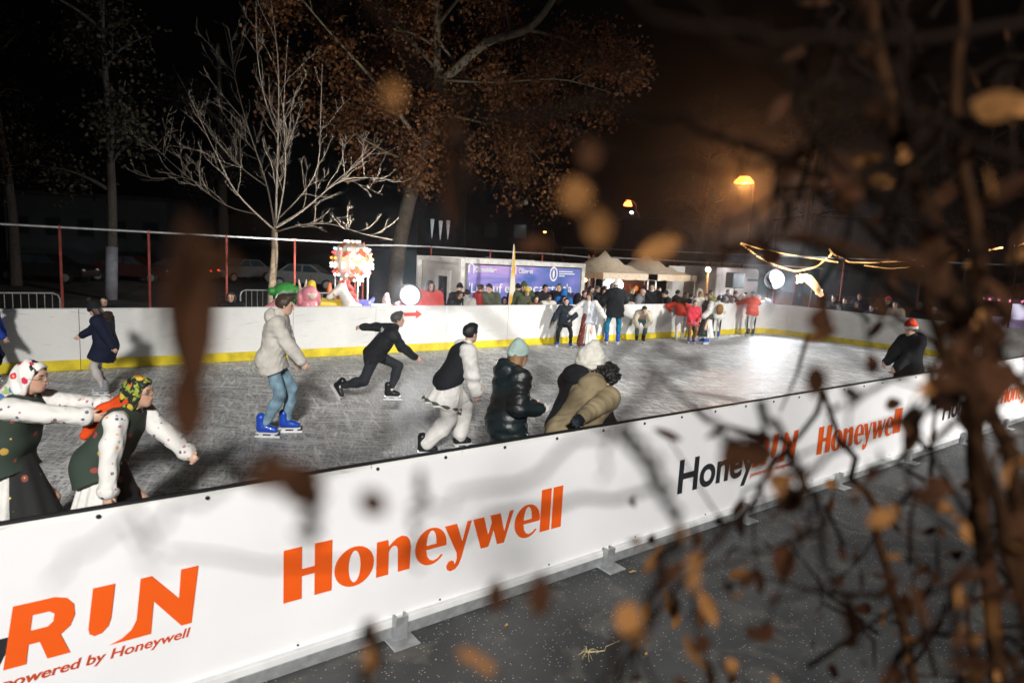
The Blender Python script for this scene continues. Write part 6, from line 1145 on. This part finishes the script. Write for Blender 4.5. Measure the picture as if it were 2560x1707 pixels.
twigs = [([(2600, 60, .6), (2300, 130, .55), (2000, 60, .5), (1700, 90, .46), (1500, -40, .44)], .0035), ([(2600, 420, .62), (2380, 330, .58), (2150, 240, .52), (1900, 150, .48), (1700, -40, .45)], .003), ([(2205, 250, .9), (2060, 330, .7), (1880, 440, .6), (1640, 420, .5), (1400, 330, .44)], .0026), ([(2560, 700, .6), (2300, 560, .55), (2100, 420, .5), (1960, 240, .48), (1900, 40, .46)], .003), ([(1500, 245, .5), (1330, 300, .45), (1120, 250, .42), (960, 80, .4), (940, -60, .4)], .0024), ([(1750, 900, .5), (1600, 1010, .45), (1400, 1120, .42), (1250, 1240, .4), (1060, 1260, .38)], .0018), ([(1560, 1040, .45), (1660, 1180, .45), (1700, 1340, .5)], .003), ([(2000, 1180, .6), (1800, 1060, .5), (1620, 960, .45)], .0022), ([(480, 580, .34), (300, 900, .32), (330, 1240, .31), (420, 1420, .3)], .0013), ([(2400, 850, 1.0), (2200, 690, .9), (1980, 560, .8), (1800, 640, .75), (1640, 800, .7), (1500, 960, .65)], .003), ([(2240, 500, .95), (2080, 440, .8), (1900, 380, .7), (1720, 300, .6), (1480, 245, .5)], .004), ([(2300, 700, .9), (2160, 560, .8), (2050, 470, .7), (1960, 480, .65), (1820, 560, .6)], .003), ([(2230, 620, .9), (2240, 480, .8), (2290, 380, .8), (2330, 300, .8)], .004), ([(2060, 980, 1.2), (1990, 1100, 1.1), (1890, 1230, 1.0), (1800, 1350, .9), (1700, 1480, .85), (1590, 1580, .8), (1540, 1720, .8)], .0035), ([(2380, 1000, .7), (2180, 1080, .65), (2000, 1180, .6), (1860, 1280, .56), (1700, 1400, .5)], .0026), ([(1700, 1340, .55), (1640, 1480, .55), (1590, 1570, .55), (1500, 1720, .55)], .0045), ([(920, 1560, .5), (935, 1620, .5), (905, 1740, .5)], .004), ([(1700, 1320, .55), (1640, 1220, .5), (1500, 1050, .46), (1380, 940, .42), (1150, 760, .4), (960, 500, .38), (985, 240, .36)], .0022), ([(1380, 940, .42), (1180, 1010, .38), (900, 1130, .36), (760, 1200, .34), (690, 1180, .33)], .0022), ([(760, 1200, .34), (775, 1290, .34), (770, 1350, .34)], .003), ([(1150, 760, .4), (900, 640, .36), (640, 560, .33), (490, 600, .32)], .0018), ([(1140, 300, .45), (1145, 430, .45), (1140, 560, .45)], .006), ([(2205, 250, .9), (2100, 120, .9), (1980, -40, .9)], .004), ([(2400, 300, .8), (2480, 200, .8), (2560, 150, .8)], .004), ([(2500, 1000, .9), (2420, 930, .85), (2340, 900, .8), (2250, 940, .75), (2120, 1020, .7)], .004), ([(1050, 1180, .42), (1065, 1300, .42), (1040, 1420, .42)], .0022), ([(1640, 1220, .5), (1420, 1240, .46), (1180, 1330, .42), (1050, 1400, .4), (700, 1440, .38), (420, 1380, .36)], .0016), ([(1900, 1000, .7), (2050, 1240, .75), (2080, 1480, .8)], .004), ([(1920, 600, .5), (1700, 760, .46), (1560, 1040, .45), (1500, 1200, .45)], .0018), ([(700, 1120, .33), (540, 1230, .32), (300, 1330, .31), (120, 1460, .3)], .0014)]
for pts, r in twigs:
    q = MB(); P_ = stem(pts, r, r*.45, q, 14, .003); stems.append(P_); q.build('twig', TWD, sh, True)
for P_ in stems:                                     # side twigs and small leaves along every stem
    n = len(P_)
    for k in range(9):
        i = rng.randint(1, n-1); d = unit(rng.normal(size=3)+np.array([0, 0, -.3])); l = rng.uniform(.03, .14); q = [P_[i], P_[i]+d*l*.5+rng.normal(size=3)*.01, P_[i]+d*l]
        if (P_[i]+root0-CP) @ CF < .46: continue
        tw.tube(q, [.0016, .0013, .0009], 5, False); leaf_shape(lf if rng.rand() < .84 else lg, q[-1], d+np.array([0, 0, -.6]), rng.uniform(.018, .042), rng.uniform(.009, .022), rng.uniform(-.6, .6), rng)
# single leaves that hang far out to the left
for px, py, d, L, Wd, g_, dr in ((478, 770, .36, .105, .027, 0, (.02, 0, -1)), (470, 1010, .36, .05, .02, 0, (0, 0, -1)), (690, 1185, .33, .036, .017, 0, (1, -.5, .1)), (670, 1170, .33, .024, .012, 0, (.4, .2, 1)), (755, 1215, .34, .03, .02, 0, (.5, 0, -1)), (930, 1255, .36, .022, .014, 0, (.6, 0, -.6)), (985, 240, .36, .017, .009, 1, (.2, 0, -1)), (1440, 490, .45, .026, .022, 1, (.3, 0, -1)), (1495, 570, .45, .028, .019, 1, (.2, 0, -1)), (1475, 385, .45, .022, .016, 0, (.2, 0, -1)), (1135, 430, .45, .085, .015, 0, (0, 0, -1)), (1700, 1330, .55, .018, .012, 1, (.2, 0, -1)), (1735, 1395, .55, .020, .012, 1, (1, 0, .6)), (1735, 1450, .55, .026, .010, 1, (0, 0, -1)), (1570, 1545, .55, .030, .022, 1, (-.3, 0, -1)), (1590, 1585, .55, .024, .02, 1, (.3, 0, -1)), (1163, 1632, .5, .012, .011, 1, (0, 0, 1)), (1190, 1645, .5, .012, .011, 1, (.3, 0, 1)), (1218, 1668, .5, .012, .011, 1, (.6, 0, 1)), (925, 1640, .5, .06, .009, 1, (-.15, 0, -1)), (1350, 1490, .5, .04, .018, 0, (0, 0, -1)), (1890, 1130, .55, .036, .03, 0, (.2, 0, -1)), (1830, 1140, .55, .04, .02, 0, (.1, 0, -1)), (2050, 800, .62, .03, .022, 0, (.2, 0, -1)), (2040, 950, .6, .035, .02, 0, (.2, 0, -1)), (1650, 620, .6, .05, .02, 1, (1, -.4, .5)), (1960, 1400, .8, .06, .028, 0, (.2, 0, -1)), (540, 640, .34, .03, .012, 0, (1, 0, -.6)), (1240, 1490, .5, .03, .016, 0, (0, 0, -1))):
    leaf_shape(lg if g_ else lf, A_(px, py, d), np.array(dr, float), L*.72, Wd*.72, rng.uniform(-.4, .4), rng, ray(px, py))
# dense brown mass at the lower right and looser one up the right side
def scatter(n, x0, x1, y0, y1, d0, d1, g_, prob=None):
    k = 0
    while k < n:
        px, py = rng.uniform(x0, x1), rng.uniform(y0, y1)
        if prob and rng.rand() > prob(px, py): continue
        d = rng.uniform(d0, d1); leaf_shape(lg if rng.rand() < g_ else lf, A_(px, py, d), rng.normal(size=3)*.7+np.array([0, 0, -1.0]), rng.uniform(.016, .042), rng.uniform(.006, .017), rng.uniform(-.9, .9), rng); k += 1
scatter(230, 1960, 2660, 960, 1900, .6, 1.4, .34, lambda x, y: min(1, max(.03, (x-1960-(y < 1200)*190)/380)*(.35+.65*min(1, (y-940)/350))))
scatter(52, 1880, 2640, 430, 960, .55, 1.3, .2, lambda x, y: 0 if (x < 2345 and 700 < y) else max(.04, min(1, (x-2000)/420)))
scatter(12, 1850, 2640, -150, 450, .6, 1.4, .0, lambda x, y: max(.05, min(1, (x-1900)/500)))
scatter(46, 2350, 2500, 800, 1060, .6, .95, .03)
scatter(46, 1560, 1960, 1240, 1800, .8, 1.4, .25)
for k in range(95):
    px, py, d = rng.uniform(1950, 2640), rng.uniform(-100, 1750), rng.uniform(.7, 1.35)
    if px < 2150 and rng.rand() < .6: continue
    a = A_(px, py, d); v = unit(rng.normal(size=3)+np.array([0, 0, .8])); l = rng.uniform(.06, .22); tw.tube([a, a+v*l*.5+rng.normal(size=3)*.015, a+v*l], [.0032, .0024, .001], 5, False)
st_.build('stems', TWG, sh, True); tw.build('fine_twigs', TWD, sh, True); lf.build('brown_leaves', DRY, sh, True); lg.build('golden_leaves', DRY2, sh, True)

# ------------------------------------------------------------------ thin night mist round the lamps
HZ_ = MB(); HZ_.box((20, 40, 14), (900, 900, 32.4)); hzm = D.materials.new('haze'); hzm.use_nodes = True; t = hzm.node_tree; t.nodes.remove(t.nodes['Principled BSDF']); pv = N(t, 'ShaderNodeVolumePrincipled'); pv.inputs['Density'].default_value = .0011; pv.inputs['Color'].default_value = (.86, .92, 1, 1); pv.inputs['Anisotropy'].default_value = .9; t.links.new(pv.outputs[0], t.nodes['Material Output'].inputs['Volume'])
hz = HZ_.build('haze', hzm); tag(hz, 'thin pale night mist over the whole rink', 'haze', kind='stuff')
